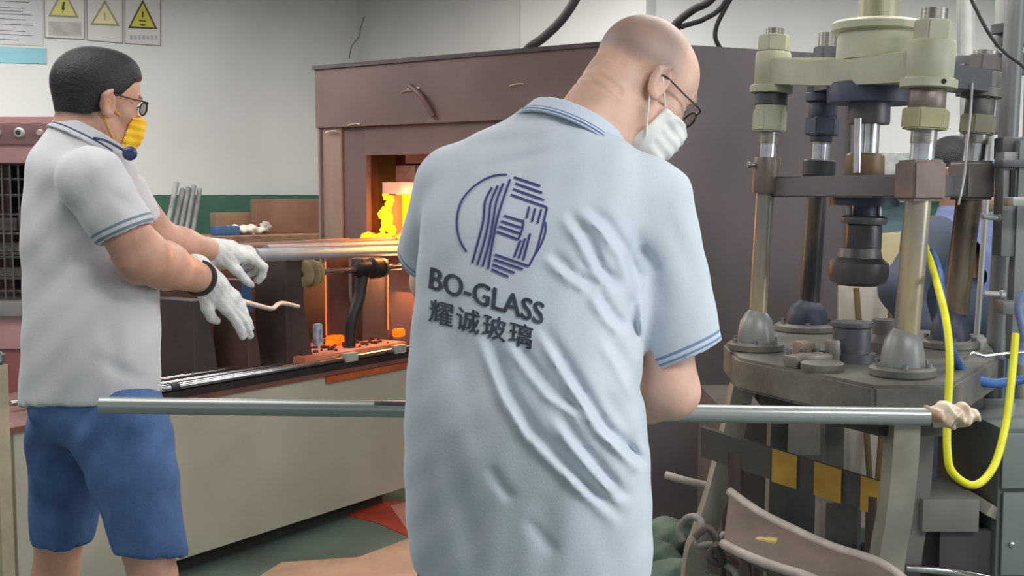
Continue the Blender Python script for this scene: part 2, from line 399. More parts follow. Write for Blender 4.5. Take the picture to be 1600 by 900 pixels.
# ---------------- furnace ----------------
fA=Vector((-.933,5.60)); fB=Vector((.515,4.637)); fC=Vector((1.495,5.07)); fD=Vector((.35,6.15))
M_fur=mat('furnace_brown',(118,96,90),.55,rgb2=(102,80,74),scale=2.5,bump=.04,bscale=20)
M_fur2=mat('furnace_rust_brown',(128,94,84),.6,rgb2=(106,78,70),scale=4,bump=.05)
M_side=mat('furnace_side_brown',(100,90,90),.6,rgb2=(86,78,78),scale=2)
fd=(fB-fA).normalized(); fn=Vector((-fd.y,fd.x)); fn=fn if fn.y<0 else -fn   # toward camera
def fp(s,out=0): 
    v=fA+fd*s+fn*out; return Vector((v.x,v.y,0))
FL=(fB-fA).length
def s_of(px,out=0):
    # s along the front where pixel column px meets it
    k=(px-800)/F; p0=fA+fn*out
    return (k*p0.y-p0.x)/(fd.x-k*fd.y)
fur=thing('furnace','large brown steel glass furnace with glowing orange mouth, behind the steel bed','furnace',(-.2,5.2,0))
def fbox(name,s0,s1,z0,z1,o0,o1,m):
    bm=bmesh.new(); P=[fp(s0,o0),fp(s1,o0),fp(s1,o1),fp(s0,o1)]; add_prism(bm,[(p.x,p.y) for p in P],z0,z1); return obj(name,bm,m,fur)
HT=1.955
so0=s_of(572); so1=s_of(735)
zt=1.35+62*5.42/1800; zb=1.10
fbox('header_panel',0,FL,1.672,HT,-.02,.02,M_fur)
fbox('upper_panel',so0,FL,zt,1.672,-.03,.0,M_fur)
fbox('corner_post',0.0,s_of(536),0,1.672,-.03,.006,mat('furnace_post_tan',(156,130,114),.6,rgb2=(128,104,92),scale=5,stretch=(1,1,.15)))
fbox('left_panel',s_of(536),so0,0,1.672,-.04,-.006,mat('furnace_left_panel',(110,88,84),.6,var=.1,scale=4))
fbox('lower_panel',so0,so1,0,zb,-.06,-.02,M_fur2)
fbox('right_panel',so1,FL,0,zt,-.03,.0,M_fur)
# top, side and back walls
def fwall(name,a,b,z0,z1,m,th=.03):
    a=Vector(a);b=Vector(b);d=(b-a).normalized();n=Vector((-d.y,d.x)); c_=(fA+fB+fC+fD)/4
    if n.dot(c_-a)<0:n=-n
    bm=bmesh.new(); add_prism(bm,[a,b,b+n*th,a+n*th],z0,z1); return obj(name,bm,m,fur)
fwall('side_panel',fB+fn*.02,fC,0,HT,M_side); fwall('back_panel',fC,fD,0,HT-.01,M_side); fwall('left_side_panel',fD,fA,0,HT-.01,M_side)
bm=bmesh.new(); add_prism(bm,[fA,fB,fC,fD],HT-.03,HT); obj('top_plate',bm,M_side,fur)
# edge rim, bolts
fbox('top_rim',-.01,FL+.005,HT-.006,HT+.012,-.05,.03,mat('rim_dark',(78,66,64),.6))
for (px,py,c_) in ((509,207,(190,180,165)),(545,196,(176,160,146)),(627,144,(170,160,152)),(636,140,(210,205,198)),(795,134,(190,176,160))):
    s=s_of(px,.03); y=fp(s,.03).y; z=at(px,py,y).z
    b=fp(s,.022); b.z=z; tube('weld_scratch',[b,b+Vector((fd.x*.04,fd.y*.04,.006)),b+Vector((fd.x*.07,fd.y*.07,.004))],.004,mat('scratch%d'%c_[0],c_,.4),fur,6,3)
# dark diagonal handle rod on the header
tube('latch_bar',[fp(s_of(648),.03)+Vector((0,0,1.842)),fp(s_of(668),.04)+Vector((0,0,1.79)),fp(s_of(684),.03)+Vector((0,0,1.70))],.012,mat('latch_brown',(112,84,84),.5),fur,8,4)
# mouth: brick lining
M_brick=mat('fire_brick',(214,164,142),.9,rgb2=(168,104,84),scale=9,bump=.3,bscale=30)
M_bdark=mat('fire_brick_dark',(96,58,52),.9,var=.2)
Hs=zt-zb
fbox('mouth_jamb',so0-.02,s_of(590,-.1),zb,zt,-.11,-.05,M_bdark)
zl1=1.35+20*5.4/1800; zl0=1.35+2*5.4/1800
fbox('lintel_brick',s_of(594),so1,zl0-.0,zl1,-.16,-.02,mat('lintel_pink',(216,176,160),.8,rgb2=(190,140,120),scale=8,bump=.2))
for r_ in range(2):
    for k in range(4):
        a0=s_of(592)+k*.12+(0.05 if r_ else 0); 
        fbox('brick',a0,a0+.114,zl1+r_*.085+.004,zl1+r_*.085+.08,-.22,-.13-.008*((k+r_)%2),M_brick)
fbox('mouth_back_brick',so0,so1,zl1,zt,-.28,-.225,M_bdark)
# glowing chamber
M_glow=mat('glow_yellow',(255,190,30),.8,rgb2=(255,150,20),scale=9,emit=(255,176,10),es=3.2)
M_glow2=mat('glow_orange',(255,120,20),.8,rgb2=(200,50,10),scale=20,emit=(255,100,10),es=1.5)
fbox('glowing_chamber',s_of(560,-.3),so1,zb,zl0+.05,-.34,-.30,M_glow)
fbox('glowing_slab',s_of(612,-.12),s_of(625,-.12),zb,zl0-.004,-.14,-.1,mat('glow_slab',(230,130,100),.8,emit=(255,100,40),es=.8))
rr=random.Random(3)
FLS=[]
for (px,py,r) in ((603,307,.016),(611,312,.018),(608,320,.02),(602,331,.022),(596,336,.018),(609,338,.018),(606,352,.026),(613,360,.02),(601,349,.016),(598,361,.015),(608,344,.018)):
    s=s_of(px,-.05); c=fp(s,-.05); c.z=at(px,py,c.y).z; FLS.append((c,r))
def flame_f(P):
    f=None
    for c,r in FLS:
        e=ell(P,c,(r*.9,r*.6,r*1.25)); f=e if f is None else smin(f,e,.012)
    return f+.004*np.sin(P[0]*230)*np.sin(P[2]*210)
_c=np.array([A_[0] for A_ in FLS]); sdf('flame_lumps',flame_f,_c.min(0)-.04,_c.max(0)+.04,.004,mat('flame_yellow',(255,200,30),.8,rgb2=(255,140,10),scale=40,emit=(255,195,10),es=2.6),fur)
l=bpy.data.lights.new('furnace_glow','AREA'); l.energy=8; l.color=(1,.36,.06); l.size=.3; l.size_y=.3; l.shape='RECTANGLE'
lo=bpy.data.objects.new('furnace_glow',l); COL.objects.link(lo); g=fp(s_of(660),-.02); lo.location=(g.x,g.y,1.24)
lo.rotation_euler=Vector((fn.x,fn.y,-.15)).to_track_quat('-Z','Y').to_euler()
l=bpy.data.lights.new('furnace_glow','POINT'); l.energy=3; l.color=(1,.46,.2); l.shadow_soft_size=.06
lo=bpy.data.objects.new('furnace_glow',l); COL.objects.link(lo); g=fp(s_of(640),.0); lo.location=(g.x,g.y,1.33)
# glow under the bed plate inside the machine
l=bpy.data.lights.new('glow_below_plate','AREA'); l.energy=3; l.color=(1,.40,.16); l.size=.2
lo=bpy.data.objects.new('glow_below_plate',l); COL.objects.link(lo); g=fp(s_of(640),.05); lo.location=(g.x,g.y,.98); lo.rotation_euler=Vector((fn.x,fn.y,-.9)).to_track_quat('-Z','Y').to_euler()

# ---------------- steel bed ----------------
bO=Vector((-1.15,3.98)); bd=Vector((.57,.8216)); bn=Vector((-.8216,.57))
def bp(s,w_=0,h=0): v=bO+bd*s+bn*w_; return Vector((v.x,v.y,h))
def bs(px,w_=0,out=0):
    k=(px-800)/F; p0=bO+bn*w_; return (k*p0.y-p0.x)/(bd.x-k*bd.y)
def bbox(name,s0,s1,w0,w1,z0,z1,m,parent,bev=0):
    bm=bmesh.new(); P=[bp(s0,w0),bp(s1,w0),bp(s1,w1),bp(s0,w1)]; add_prism(bm,[(p.x,p.y) for p in P],z0,z1)
    if bev: bmesh.ops.bevel(bm,geom=bm.edges[:],offset=bev,segments=2,affect='EDGES')
    return obj(name,bm,m,parent,smooth=bool(bev))
SE=bs(642)+.0
M_cream=mat('cabinet_cream',(176,174,158),.6,rgb2=(164,160,144),scale=2.5,bump=.03)
M_steel=mat('bright_steel',(205,205,205),.22,1,var=.15,scale=20); M_gsteel=mat('grey_steel',(150,152,154),.35,.8,var=.15,scale=10)
M_dk=mat('dark_machine_brown',(84,70,66),.55,.2,rgb2=(66,54,52),scale=5,bump=.05); M_dkg=mat('dark_machine_grey',(110,104,102),.5,.3,var=.1,scale=6)
bed=thing('loading_bed','long cream steel feeding bed with chrome rods leading into the furnace mouth','machine',bp(.4,.25,0))
bbox('cabinet_side',-.66,SE,0,.02,.09,.645,M_cream,bed)
bbox('cabinet_end',-.68,-.64,0,.55,.09,.66,mat('cabinet_end_cream',(186,174,148),.6,var=.1,scale=4),bed)
bbox('cabinet_far_side',-.64,SE,.53,.55,.09,.645,M_cream,bed)
bbox('plinth',-.5,SE-.1,.09,.5,.016,.10,mat('plinth_dark',(70,70,62),.8),bed)
bbox('bed_top',-.66,SE,-.01,.56,.645,.665,mat('bed_top_red',(124,76,66),.6,rgb2=(96,60,54),scale=8),bed)
bbox('end_post',-.70,-.66,-.015,.03,.016,.86,mat('post_tan',(190,176,150),.6,var=.15,scale=8),bed)
lathe('post_knob',bp(-.68,.005,.86),(0,0,1),[(.012,0),(.022,.008),(.022,.03),(.01,.04)],M_gsteel,bed)
rodn=[(.005,.70,.012,-.02,SE),(.07,.695,.009,-.15,SE),(.15,.69,.010,-.5,SE),(.24,.69,.009,-.5,SE)]
for (w_,h,r,s0,s1) in rodn: 
    if w_==.005: s0=bs(236)
    cyl('guide_rod',bp(s0,w_,h),bp(s1,w_,h),r,M_steel,bed)
cyl('rod_collar',bp(bs(262),.005,.70),bp(bs(274),.005,.70),.0145,mat('collar_dark',(60,62,66),.5,.5),bed)
bbox('glow_reflection_strip',bs(505),SE,-.013,.0,.618,.642,mat('glow_reflection_strip',(206,112,66),.45,.3,rgb2=(170,84,50),scale=6),bed)  # orange strip painted as the furnace glow reflected below the rail
bbox('slide_rail',bs(236),SE,-.012,.03,.664,.688,mat('rail_dark',(58,52,52),.5,.4),bed)
for px in (545,622): bbox('rod_clamp',bs(px)-.035,bs(px)+.035,-.012,.018,.683,.722,mat('clamp_pale',(176,176,168),.5,.1),bed)
# tray near the furnace
s0=bs(455,.1); bbox('debris_tray',s0,SE,.030,.42,.690,.725,mat('tray_rust_glow',(226,146,112),.8,rgb2=(196,116,88),scale=14,bump=.2),bed)  # reddish tray colour brightened with painted-in furnace glow
bmk=bmesh.new(); rr=random.Random(5)
for k in range(110):
    s=rr.uniform(s0,SE-.02);w_=rr.uniform(.065,.41); a=rr.uniform(.006,.014); add_box(bmk,bp(s,w_,.726+a*.3),(a,a*1.3,a*.8),Matrix.Rotation(rr.uniform(0,3),3,'Z'))
o=obj('glass_crumbs',bmk,mat('crumb_dark',(84,50,44),.7),bed); o['kind']='stuff'
M_cube=mat('hot_glass',(255,140,40),.3,rgb2=(255,110,20),scale=30,emit=(255,110,15),es=1.0)
for px,py,ww,sc in ((524,500,.2,.030),(531,502,.22,.026),(627,512,.15,.028),(516,507,.17,.018)):
    s=bs(px,ww); bbox('hot_glass_piece',s-sc,s+sc,ww,ww+sc*1.4,.726,.726+sc*1.3,M_cube,bed,bev=.006)
# brackets
def bracket(s,w0,w1,zt_,name='bracket',th=.07,m=M_dk,flare=.05):
    bm=bmesh.new(); z0=.665
    prof=[(w0-flare*.2,z0),(w1+flare,z0),(w1+flare*.8,z0+.08),(w1,z0+.2),(w1,zt_),(w0,zt_),(w0,z0+.2)]
    A=[bm.verts.new(bp(s,w_,z)) for w_,z in prof]; B=[bm.verts.new(bp(s+th,w_,z)) for w_,z in prof]; n=len(prof)
    bm.faces.new(A);bm.faces.new(B[::-1])
    for i in range(n): bm.faces.new((A[i],B[i],B[(i+1)%n],A[(i+1)%n]))
    bmesh.ops.bevel(bm,geom=bm.edges[:],offset=.004,segments=1,affect='EDGES')
    return obj(name,bm,m,bed)
def brk(px0,px1,pxr,w0,zt_,name='bracket',m=M_dk):
    # block seen with its end face between px0..px1 and its near side face px1..pxr, both on line w0
    s0=bs(px1,w0); s1=bs(pxr,w0); 
    # far lateral extent so that left corner is at px0
    k=(px0-800)/F; p0=bO+bd*s0; w1=(k*p0.y-p0.x)/(bn.x-k*bn.y)
    bm=bmesh.new(); fl_=.05
    P=[(s0,w0),(s1,w0),(s1,w1),(s0,w1)]
    A=[bm.verts.new(bp(s,w_,.665)) for s,w_ in ((s0,w0),(s1+fl_,w0),(s1+fl_,w1),(s0,w1))]
    A2=[bm.verts.new(bp(s,w_,.78)) for s,w_ in ((s0,w0),(s1+fl_*.7,w0),(s1+fl_*.7,w1),(s0,w1))]
    B=[bm.verts.new(bp(s,w_,.93)) for s,w_ in P]; D=[bm.verts.new(bp(s,w_,zt_)) for s,w_ in P]
    for X,Y_ in ((A,A2),(A2,B),(B,D)):
        for i in range(4): bm.faces.new((X[i],X[(i+1)%4],Y_[(i+1)%4],Y_[i]))
    bm.faces.new(A[::-1]);bm.faces.new(D)
    bmesh.ops.bevel(bm,geom=bm.edges[:],offset=.004,segments=1,affect='EDGES')
    return obj(name,bm,m,bed),s0,s1,w1
o,_,_,_=brk(396,446,474,.10,1.112)
brk(330,385,392,.16,1.04,'rear_bracket',mat('bracket_brown',(92,66,58),.6,rgb2=(70,52,48),scale=6))
brk(228,300,322,.24,.97,'end_bracket',mat('bracket_dark',(76,66,62),.6,var=.15))
box('blue_clip',bp(bs(384,.12),.12,1.0),(.035,.02,.16),mat('blue_plastic',(52,84,128),.5),bed,R=Matrix.Rotation(math.atan2(bd.y,bd.x),3,'Z'))
box('blue_clip',bp(bs(489,.12),.1,.80),(.035,.03,.09),mat('blue_plastic2',(92,130,160),.5,rgb2=(200,200,215),scale=30),bed,R=Matrix.Rotation(.9,3,'Z'),bev=.01)
# vertical plates near furnace
M_pl=mat('plate_brown',(112,84,78),.6,rgb2=(92,66,62),scale=4)
brk(508,512,545,.28,1.10,'upright_plate',M_pl)
brk(548,566,604,.20,1.09,'upright_plate',mat('plate_grey',(96,84,82),.55,.2,var=.12))
brk(604,608,645,.36,1.08,'upright_plate',M_pl)
for px,w_ in ((508,.275),(605,.195)): 
    s=bs(px,w_); cyl('lit_edge_line',bp(s,w_,.76),bp(s,w_,1.08),.0035,mat('lit_edge_line',(255,150,80),.5,emit=(255,110,40),es=.7),bed,seg=8)  # orange furnace light on the plate edges, added as thin glowing lines
bbox('rear_guard_plate',bs(250,.47),SE,.47,.485,.665,1.06,M_dk,bed)
# upper shaft with rings
hS=1.052
pS=lambda px,w_=.10: bp(bs(px,w_),w_,hS)
cyl('upper_shaft',pS(470),bp(SE+.05,.10,hS),.013,M_steel,bed)
M_rub=mat('rubber_yellow',(170,156,118),.7,rgb2=(130,116,84),scale=12)
a=pS(470);ax=Vector((bd.x,bd.y,0))
lathe('rubber_roller',a,ax,[(.03,0),(.052,.005),(.052,.022),(.040,.027),(.040,.034),(.058,.04),(.058,.055),(.042,.06),(.042,.066),(.05,.07),(.05,.082),(.03,.086)],M_rub,bed)
a=pS(556); lathe('shaft_collar',a,ax,[(.018,0),(.03,.005),(.034,.02),(.034,.09),(.045,.095),(.045,.14),(.03,.145)],mat('collar_black',(64,62,64),.45,.6),bed)
a=pS(556)+ax*.15; lathe('collar_ring',a,ax,[(.02,0),(.042,.002),(.042,.02),(.02,.022)],M_gsteel,bed)
# hanging dark lever under the collar
tube('lever',[pS(566)+Vector((0,0,-.03)),pS(560)+Vector((0,0,-.12)),pS(548)+Vector((0,0,-.22)),pS(545)+Vector((0,0,-.36))],lambda t:.03-.008*t,mat('lever_black',(52,48,50),.5,.3),bed,10,5)
# guide bars under the mouth
for (px0,py0,px1,py1,r,m_,y0,y1) in ((330,382,648,369,.017,M_fur2,4.05,5.38),(340,390,640,380,.012,mat('bar_red',(166,112,98),.6,.0,var=.15),4.0,5.3)):
    cyl('guide_bar',at(px0,py0,y0),at(px1,py1,y1),r,m_,bed)
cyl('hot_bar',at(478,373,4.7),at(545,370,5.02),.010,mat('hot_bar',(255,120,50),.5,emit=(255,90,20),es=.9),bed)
bmk=bmesh.new(); bz=at(600,367,5.25).z
P=[fp(s_of(560),.0),fp(s_of(668),.0),fp(s_of(664,.13),.13),fp(s_of(556,.13),.13)]
add_prism(bmk,[(p.x,p.y) for p in P],bz-.03,bz-.008); obj('mouth_shelf',bmk,mat('shelf_rust',(190,96,56),.8,rgb2=(120,50,36),scale=15,bump=.3),bed)
rr=random.Random(9)
for k in range(22):
    px=rr.uniform(574,660); d=rr.uniform(.0,.11); c=fp(s_of(px,d),d); c.z=bz; r=rr.uniform(.014,.026)
    q=bmesh.new(); bmesh.ops.create_icosphere(q,subdivisions=1,radius=r); bmesh.ops.transform(q,matrix=Matrix.Translation(c+Vector((0,0,r*.3)))@Matrix.Rotation(rr.uniform(0,3),4,'Z')@Matrix.Diagonal((1.5,1,.8,1)),verts=q.verts)
    obj('ember',q,mat('ember_yellow',(255,180,20),.8,rgb2=(255,110,10),scale=30,emit=(255,165,8),es=2.0) if k%3 else mat('ember_orange',(220,90,30),.8,emit=(255,80,10),es=.6),bed)
# glass tubes fed by the left worker
M_tube=mat('glass_tube_grey',(150,160,164),.35,.1,var=.1,scale=6,stretch=(1,1,1))
tag(cyl('glass_rod',at(396,399,3.34),at(668,390,5.42),.0205,M_tube),'thick grey-blue rod fed into the furnace by the gloved left worker','rod')
tag(cyl('glass_rod',at(415,388,3.75),at(660,379,5.36),.0125,mat('rod_pinkgrey',(168,150,148),.4,.1,var=.1)),'thinner pinkish grey rod lying just behind the thick gloved rod','rod')
hk=[at(376,470,3.06),at(405,478,3.4),at(425,482,3.65),at(435,475,3.8),at(445,474,3.95),at(466,479,4.13)]
tag(tube('pull_rod',hk,.0075,mat('pale_steel',(216,214,210),.45,.0,var=.2,scale=30)),'bent bright steel pull rod from the lower glove to the dark bracket','rod')

bed.location.z-=.016
# ---------------- background by left wall ----------------
# workbench with cartons
wb=thing('workbench','low wooden workbench by the green wainscot behind the feeding bed','bench',(-1.7,6.5,0))
M_wood=mat('bench_wood',(150,116,92),.7,rgb2=(120,88,68),scale=5,stretch=(1,6,6))
R0=Matrix.Rotation(math.atan2(dl.y,dl.x),3,'Z'); c0=at(432,366,6.55); zt_=c0.z
box('bench_top',Vector((c0.x-.0,c0.y,zt_-.02)),(.86,.46,.04),M_wood,wb,R=R0)
for i in (-1,1):
    for j in (-1,1): 
        p=Vector((c0.x,c0.y,0))+R0@Vector((i*.38,j*.18,0)); box('leg',p+Vector((0,0,(zt_-.04)/2)),(.05,.05,zt_-.04),M_wood,wb,R=R0)
def carton(px,py,Y,s,m,label,name='carton'):
    p=at(px,py,Y); b=box(name,Vector((p.x,p.y,zt_+s[2]/2+.001)),s,m,R=R0,bev=.006); return tag(b,label,'box')
carton(450,345,6.78,(.42,.10,.20),mat('board_brown',(132,96,78),.8,rgb2=(112,78,62),scale=4),'flat brown board box leaning behind the workbench items','carton')
carton(362,345,6.7,(.22,.12,.12),mat('carton_rust',(140,112,86),.8,rgb2=(120,92,70),scale=6),'short rust-brown carton at the left of the workbench')
q=sdf('crumpled_paper',lambda P: ell(P,(c0.x-.17,c0.y-.05,zt_+.026),(.12,.06,.030))+.008*np.sin(P[0]*90+P[1]*50)*np.sin(P[2]*120+P[0]*40),(c0.x-.3,c0.y-.14,zt_-.01),(c0.x-.04,c0.y+.04,zt_+.07),.006,mat('paper_white',(210,206,190),.8))
tag(q,'crumpled off-white paper lying on the workbench','paper')
q=sdf('cloth_bundle',lambda P: ell(P,(c0.x-.06,c0.y-.0,zt_+.04),(.035,.03,.035))+.006*np.sin(P[0]*150)*np.sin(P[2]*160),(c0.x-.12,c0.y-.05,zt_-.01),(c0.x,c0.y+.06,zt_+.11),.005,mat('cloth_grey',(176,170,160),.9))
tag(q,'small pale wad of cloth beside the crumpled paper','cloth')
carton(352,368,6.4,(.14,.10,.05),mat('blue_case',(58,92,136),.6),'blue plastic case at the front left of the workbench','case')
M_pipe=mat('pipe_grey',(128,128,126),.6,0,var=.2,scale=10)
for k in range(5):
    x=274+k*9; p1=at(x+2,(286,296,294,291,296)[k],6.4+.04*k); p0=at(x-18+k*1.5,380,6.1+.04*k); d=(p1-p0); p0=p0-d*((p0.z)/d.z)
    tag(cyl('grey_pipe',p0,p1,.0145,M_pipe,seg=12),['leftmost grey pipe of the bundle leaning on the green wainscot','second grey pipe from the left in the leaning bundle','middle grey pipe of the leaning bundle','second grey pipe from the right in the leaning bundle','rightmost grey pipe of the leaning bundle, nearest the cartons'][k],'pipe','leaning grey pipes')
# pink oven machine far left
ov=thing('pink_cabinet','pink steel control cabinet with dark rack opening behind the black-haired worker','cabinet',(-2.0,4.6,0))
M_pink=mat('pink_paint',(206,160,158),.55,rgb2=(196,148,146),scale=2); M_pink2=mat('pink_panel',(150,112,112),.55,var=.08); M_pink3=mat('pink_lower',(170,100,100),.55,var=.1)
Yo=4.55
def ob(name,x0,y0,x1,y1,dy0,dy1,m,bev=0):
    a=at(x0,y0,Yo);b=at(x1,y1,Yo); return box(name,Vector(((a.x+b.x)/2,Yo+(dy0+dy1)/2,(a.z+b.z)/2)),(abs(b.x-a.x),dy1-dy0,abs(a.z-b.z)),m,ov,bev=bev)
ob('top_case',-120,181,108,255,0,.5,M_pink,.01)
ob('control_panel',-110,193,100,226,-.02,0,M_pink2,.004)
for px,r,c_ in ((0,.016,(190,170,170)),(35,.020,(214,210,206)),(67,.013,(214,196,190))):
    p=at(px,208,Yo); lathe('knob',Vector((p.x,Yo-.02,p.z)),(0,-1,0),[(r,0),(r,.012),(r*.8,.02),(r*.75,.02)],mat('knob%d'%c_[1],c_,.4),ov,20)
    if r==.020: lathe('knob_centre',Vector((p.x,Yo-.04,p.z)),(0,-1,0),[(r*.5,0),(r*.45,.006)],mat('knob_dark',(70,66,66),.5),ov,16)
ob('left_frame',-120,255,-60,470,0,.5,M_pink); ob('right_frame',54,255,108,470,0,.5,mat('frame_grey',(150,142,138),.6)); 
ob('rack_back',-60,255,54,470,.42,.5,mat('rack_dark',(58,54,54),.8))
ob('ledge',-120,470,80,492,-.06,.5,mat('ledge_grey',(150,146,142),.6),.004)
ob('lower_case',-120,492,80,545,-.02,.5,M_pink,.01); ob('lower_panel',-120,545,80,650,0,.5,M_pink3); 
ob('base_strip',-120,650,80,662,-.02,.5,mat('strip_grey',(96,90,92),.6)); ob('base_panel',-120,662,80,760,0,.5,mat('base_tan',(170,124,104),.7,var=.1))
a=at(0,760,Yo); ob('foot_block',-110,760,70,760+ (a.z*F/Yo*.99),0.02,.48,mat('foot_dark',(110,90,80),.8))
M_wire=mat('rack_wire',(120,116,112),.4,.5)
for k in range(9):
    px=-50+k*13; a=at(px,258,Yo+.04);b=at(px,466,Yo+.04); cyl('rack_bar',Vector((a.x,Yo+.04,a.z)),Vector((a.x,Yo+.04,b.z)),.004,M_wire,ov,seg=8)
for k,py in enumerate((280,305,335,365,392,402,430,455)):
    a=at(-58,py,Yo+.06);b=at(52,py,Yo+.06); cyl('rack_shelf',Vector((a.x,Yo+.06,a.z)),Vector((b.x,Yo+.06,a.z)),.006,M_wire,ov,seg=8)
for k in range(3):
    a=at(8+k*8,350,Yo+.15); box('rack_tray',Vector((a.x,Yo+.2,a.z-.1*k)),(.12,.16,.05),mat('tray_grey',(128,122,118),.6),ov,bev=.004)
M_hose=mat('hose_rust',(150,92,80),.6,var=.15); 
tag(tube('floor_hose',[fl(-40,800),fl(-5,812)+Vector((0,0,.02)),fl(20,806)+Vector((0,0,.05)),fl(46,796)+Vector((0,0,.12))],.012,M_hose),'reddish rubber hose on the floor by the bed end','hose')
tag(tube('floor_hose',[fl(-40,772)+Vector((0,0,.05)),fl(10,778)+Vector((0,0,.04)),fl(38,792)+Vector((0,0,.05)),fl(48,826)+Vector((0,0,.03))],.011,mat('hose_tan',(150,140,122),.6)),'tan hose curving down to the floor by the bed end','hose')
tag(tube('floor_hose',[fl(-30,862)+Vector((0,0,.01)),fl(10,840)+Vector((0,0,.04)),fl(28,822)+Vector((0,0,.08)),fl(45,812)+Vector((0,0,.1))],.013,mat('hose_brown',(96,74,64),.6)),'dark brown hose nearest the camera at the bed end','hose')
# cables over the furnace
M_cable=mat('black_cable',(46,43,43),.8,var=.1,spec=.2)
tag(tube('power_cable',[at(790,130,5.6),at(822,80,5.5),at(850,58,5.5),at(880,28,5.5),at(905,-12,5.5),at(925,-60,5.5),at(938,-148,5.5)],.022,M_cable),'thick black cable rising from furnace top left of bald head','cable')
for i,(P,r) in enumerate((([(1040,60),(1058,35),(1085,14),(1110,0),(1150,-50),(1160,-148)],.019),([(1040,50),(1070,40),(1100,30),(1130,8),(1158,-50),(1172,-148)],.012),([(1128,80),(1118,60),(1120,40),(1132,15),(1165,-50),(1184,-148)],.011))):
    tag(tube('power_cable',[at(x,y,5.5) for x,y in P],r,M_cable),['thick black cable rising right of bald head','thinner black cable curving just below the thick one','black cable looping down onto the furnace top at right'][i],'cable')
# ---------------- hydraulic press ----------------
M_olive=mat('press_olive',(184,184,160),.5,rgb2=(158,157,134),scale=5,bump=.06,bscale=30)
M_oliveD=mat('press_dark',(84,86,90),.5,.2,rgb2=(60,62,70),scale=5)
M_brz=mat('press_brown_steel',(140,128,118),.45,.4,rgb2=(112,100,92),scale=6,bump=.05)
M_col=mat('column_oily_steel',(184,166,128),.3,.35,rgb2=(132,128,120),scale=3,stretch=(3,3,.6),lo=.4,hi=.6)
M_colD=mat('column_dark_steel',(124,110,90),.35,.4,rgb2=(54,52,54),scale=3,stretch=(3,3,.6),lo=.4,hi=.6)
M_tab=mat('table_grey',(128,126,116),.5,.25,rgb2=(92,90,84),scale=6,bump=.08)
M_dome=mat('dome_grey',(150,150,146),.4,.15,rgb2=(126,126,124),scale=6)
M_frd0=mat('rear_boss_grey',(112,108,102),.5,.2,rgb2=(92,88,86),scale=6)
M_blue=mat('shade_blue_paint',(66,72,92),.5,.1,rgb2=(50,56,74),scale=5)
press=thing('hydraulic_press','tall four-column olive and grey glass press at the right','press',(1.0,3.1,0))
cols={ # bottom px, top px, depth, radius
 'A':((1184,500),(1211,45),3.15,.024),'B':((1416,525),(1461,14),2.70,.030),'C':((1265,470),(1295,52),3.60,.030),'D':((1494,480),(1541,80),3.20,.034)}
def colpt(k,py):
    (x0,y0),(x1,y1),Y,r=cols[k]; t=(py-y0)/(y1-y0); return at(x0+(x1-x0)*t,py,Y)
def coldir(k): return (colpt(k,100)-colpt(k,400)).normalized()
tableB={}
for k in 'ABCD':
    (x0,y0),(x1,y1),Y,r=cols[k]
    a=colpt(k,y0+10); b=colpt(k,300)
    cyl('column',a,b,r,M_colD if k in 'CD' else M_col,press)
    cyl('polished_column',b,colpt(k,215),r*.92,M_steel,press)
    cyl('threaded_end',colpt(k,225),colpt(k,y1),r*.98,mat('thread_steel',(150,146,138),.35,.7,var=.2,scale=40,stretch=(1,1,12)),press)
def collar(k,py0,py1,wpx,m,hexa=False,name='collar',prof=None):
    Y=cols[k][2]; a=colpt(k,py0);b=colpt(k,py1); r=wpx/2*Y/F; h=(b-a).length
    if hexa:
        bm=bmesh.new(); add_cyl(bm,a,b,r,None,6,(1,.5,0)); bmesh.ops.bevel(bm,geom=bm.edges[:],offset=.004,segments=2,affect='EDGES'); return obj(name,bm,m,press,smooth=True)
    pr=prof or [(r*.94,0),(r,h*.08),(r,h*.92),(r*.94,h)]
    return lathe(name,a,b-a,pr,m,press,32)
# A
collar('A',82,55,50,M_olive,True,'hex_nut'); collar('A',135,82,54,M_olive,name='crosshead_boss')
collar('A',146,134,66,M_olive,name='flange'); collar('A',165,146,50,M_oliveD); collar('A',206,172,54,M_olive,True,'lock_nut'); collar('A',176,160,46,M_olive)
# B
collar('B',68,32,60,M_olive,True,'hex_nut'); collar('B',126,64,72,M_olive,name='crosshead_boss'); collar('B',139,124,86,M_olive,name='flange')
collar('B',172,139,56,M_brz); collar('B',203,170,74,mat('nut_tan',(176,168,132),.5,rgb2=(148,140,104),scale=6),True,'lock_nut')
for dx in (-5,): 
    p=colpt('B',131); lathe('bolt_hole',p+Vector((.012,-.042*cols['B'][2]/2.7-.022,0)),(0,-1,0),[(.006,0),(.005,.003)],mat('hole_black',(24,22,20),.8),press,10)
# C
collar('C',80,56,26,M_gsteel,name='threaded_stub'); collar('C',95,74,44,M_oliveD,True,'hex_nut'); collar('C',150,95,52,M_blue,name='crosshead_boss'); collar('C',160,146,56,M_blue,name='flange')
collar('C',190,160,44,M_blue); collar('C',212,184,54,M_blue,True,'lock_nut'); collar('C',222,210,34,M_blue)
# D
collar('D',112,86,48,M_dkg,True,'hex_nut'); collar('D',150,112,52,M_frd0,name='crosshead_boss'); collar('D',153,139,62,M_frd0,name='flange'); collar('D',182,153,44,M_frd0); collar('D',210,180,56,mat('nut_grey_olive',(134,130,108),.5,var=.15),True,'lock_nut')
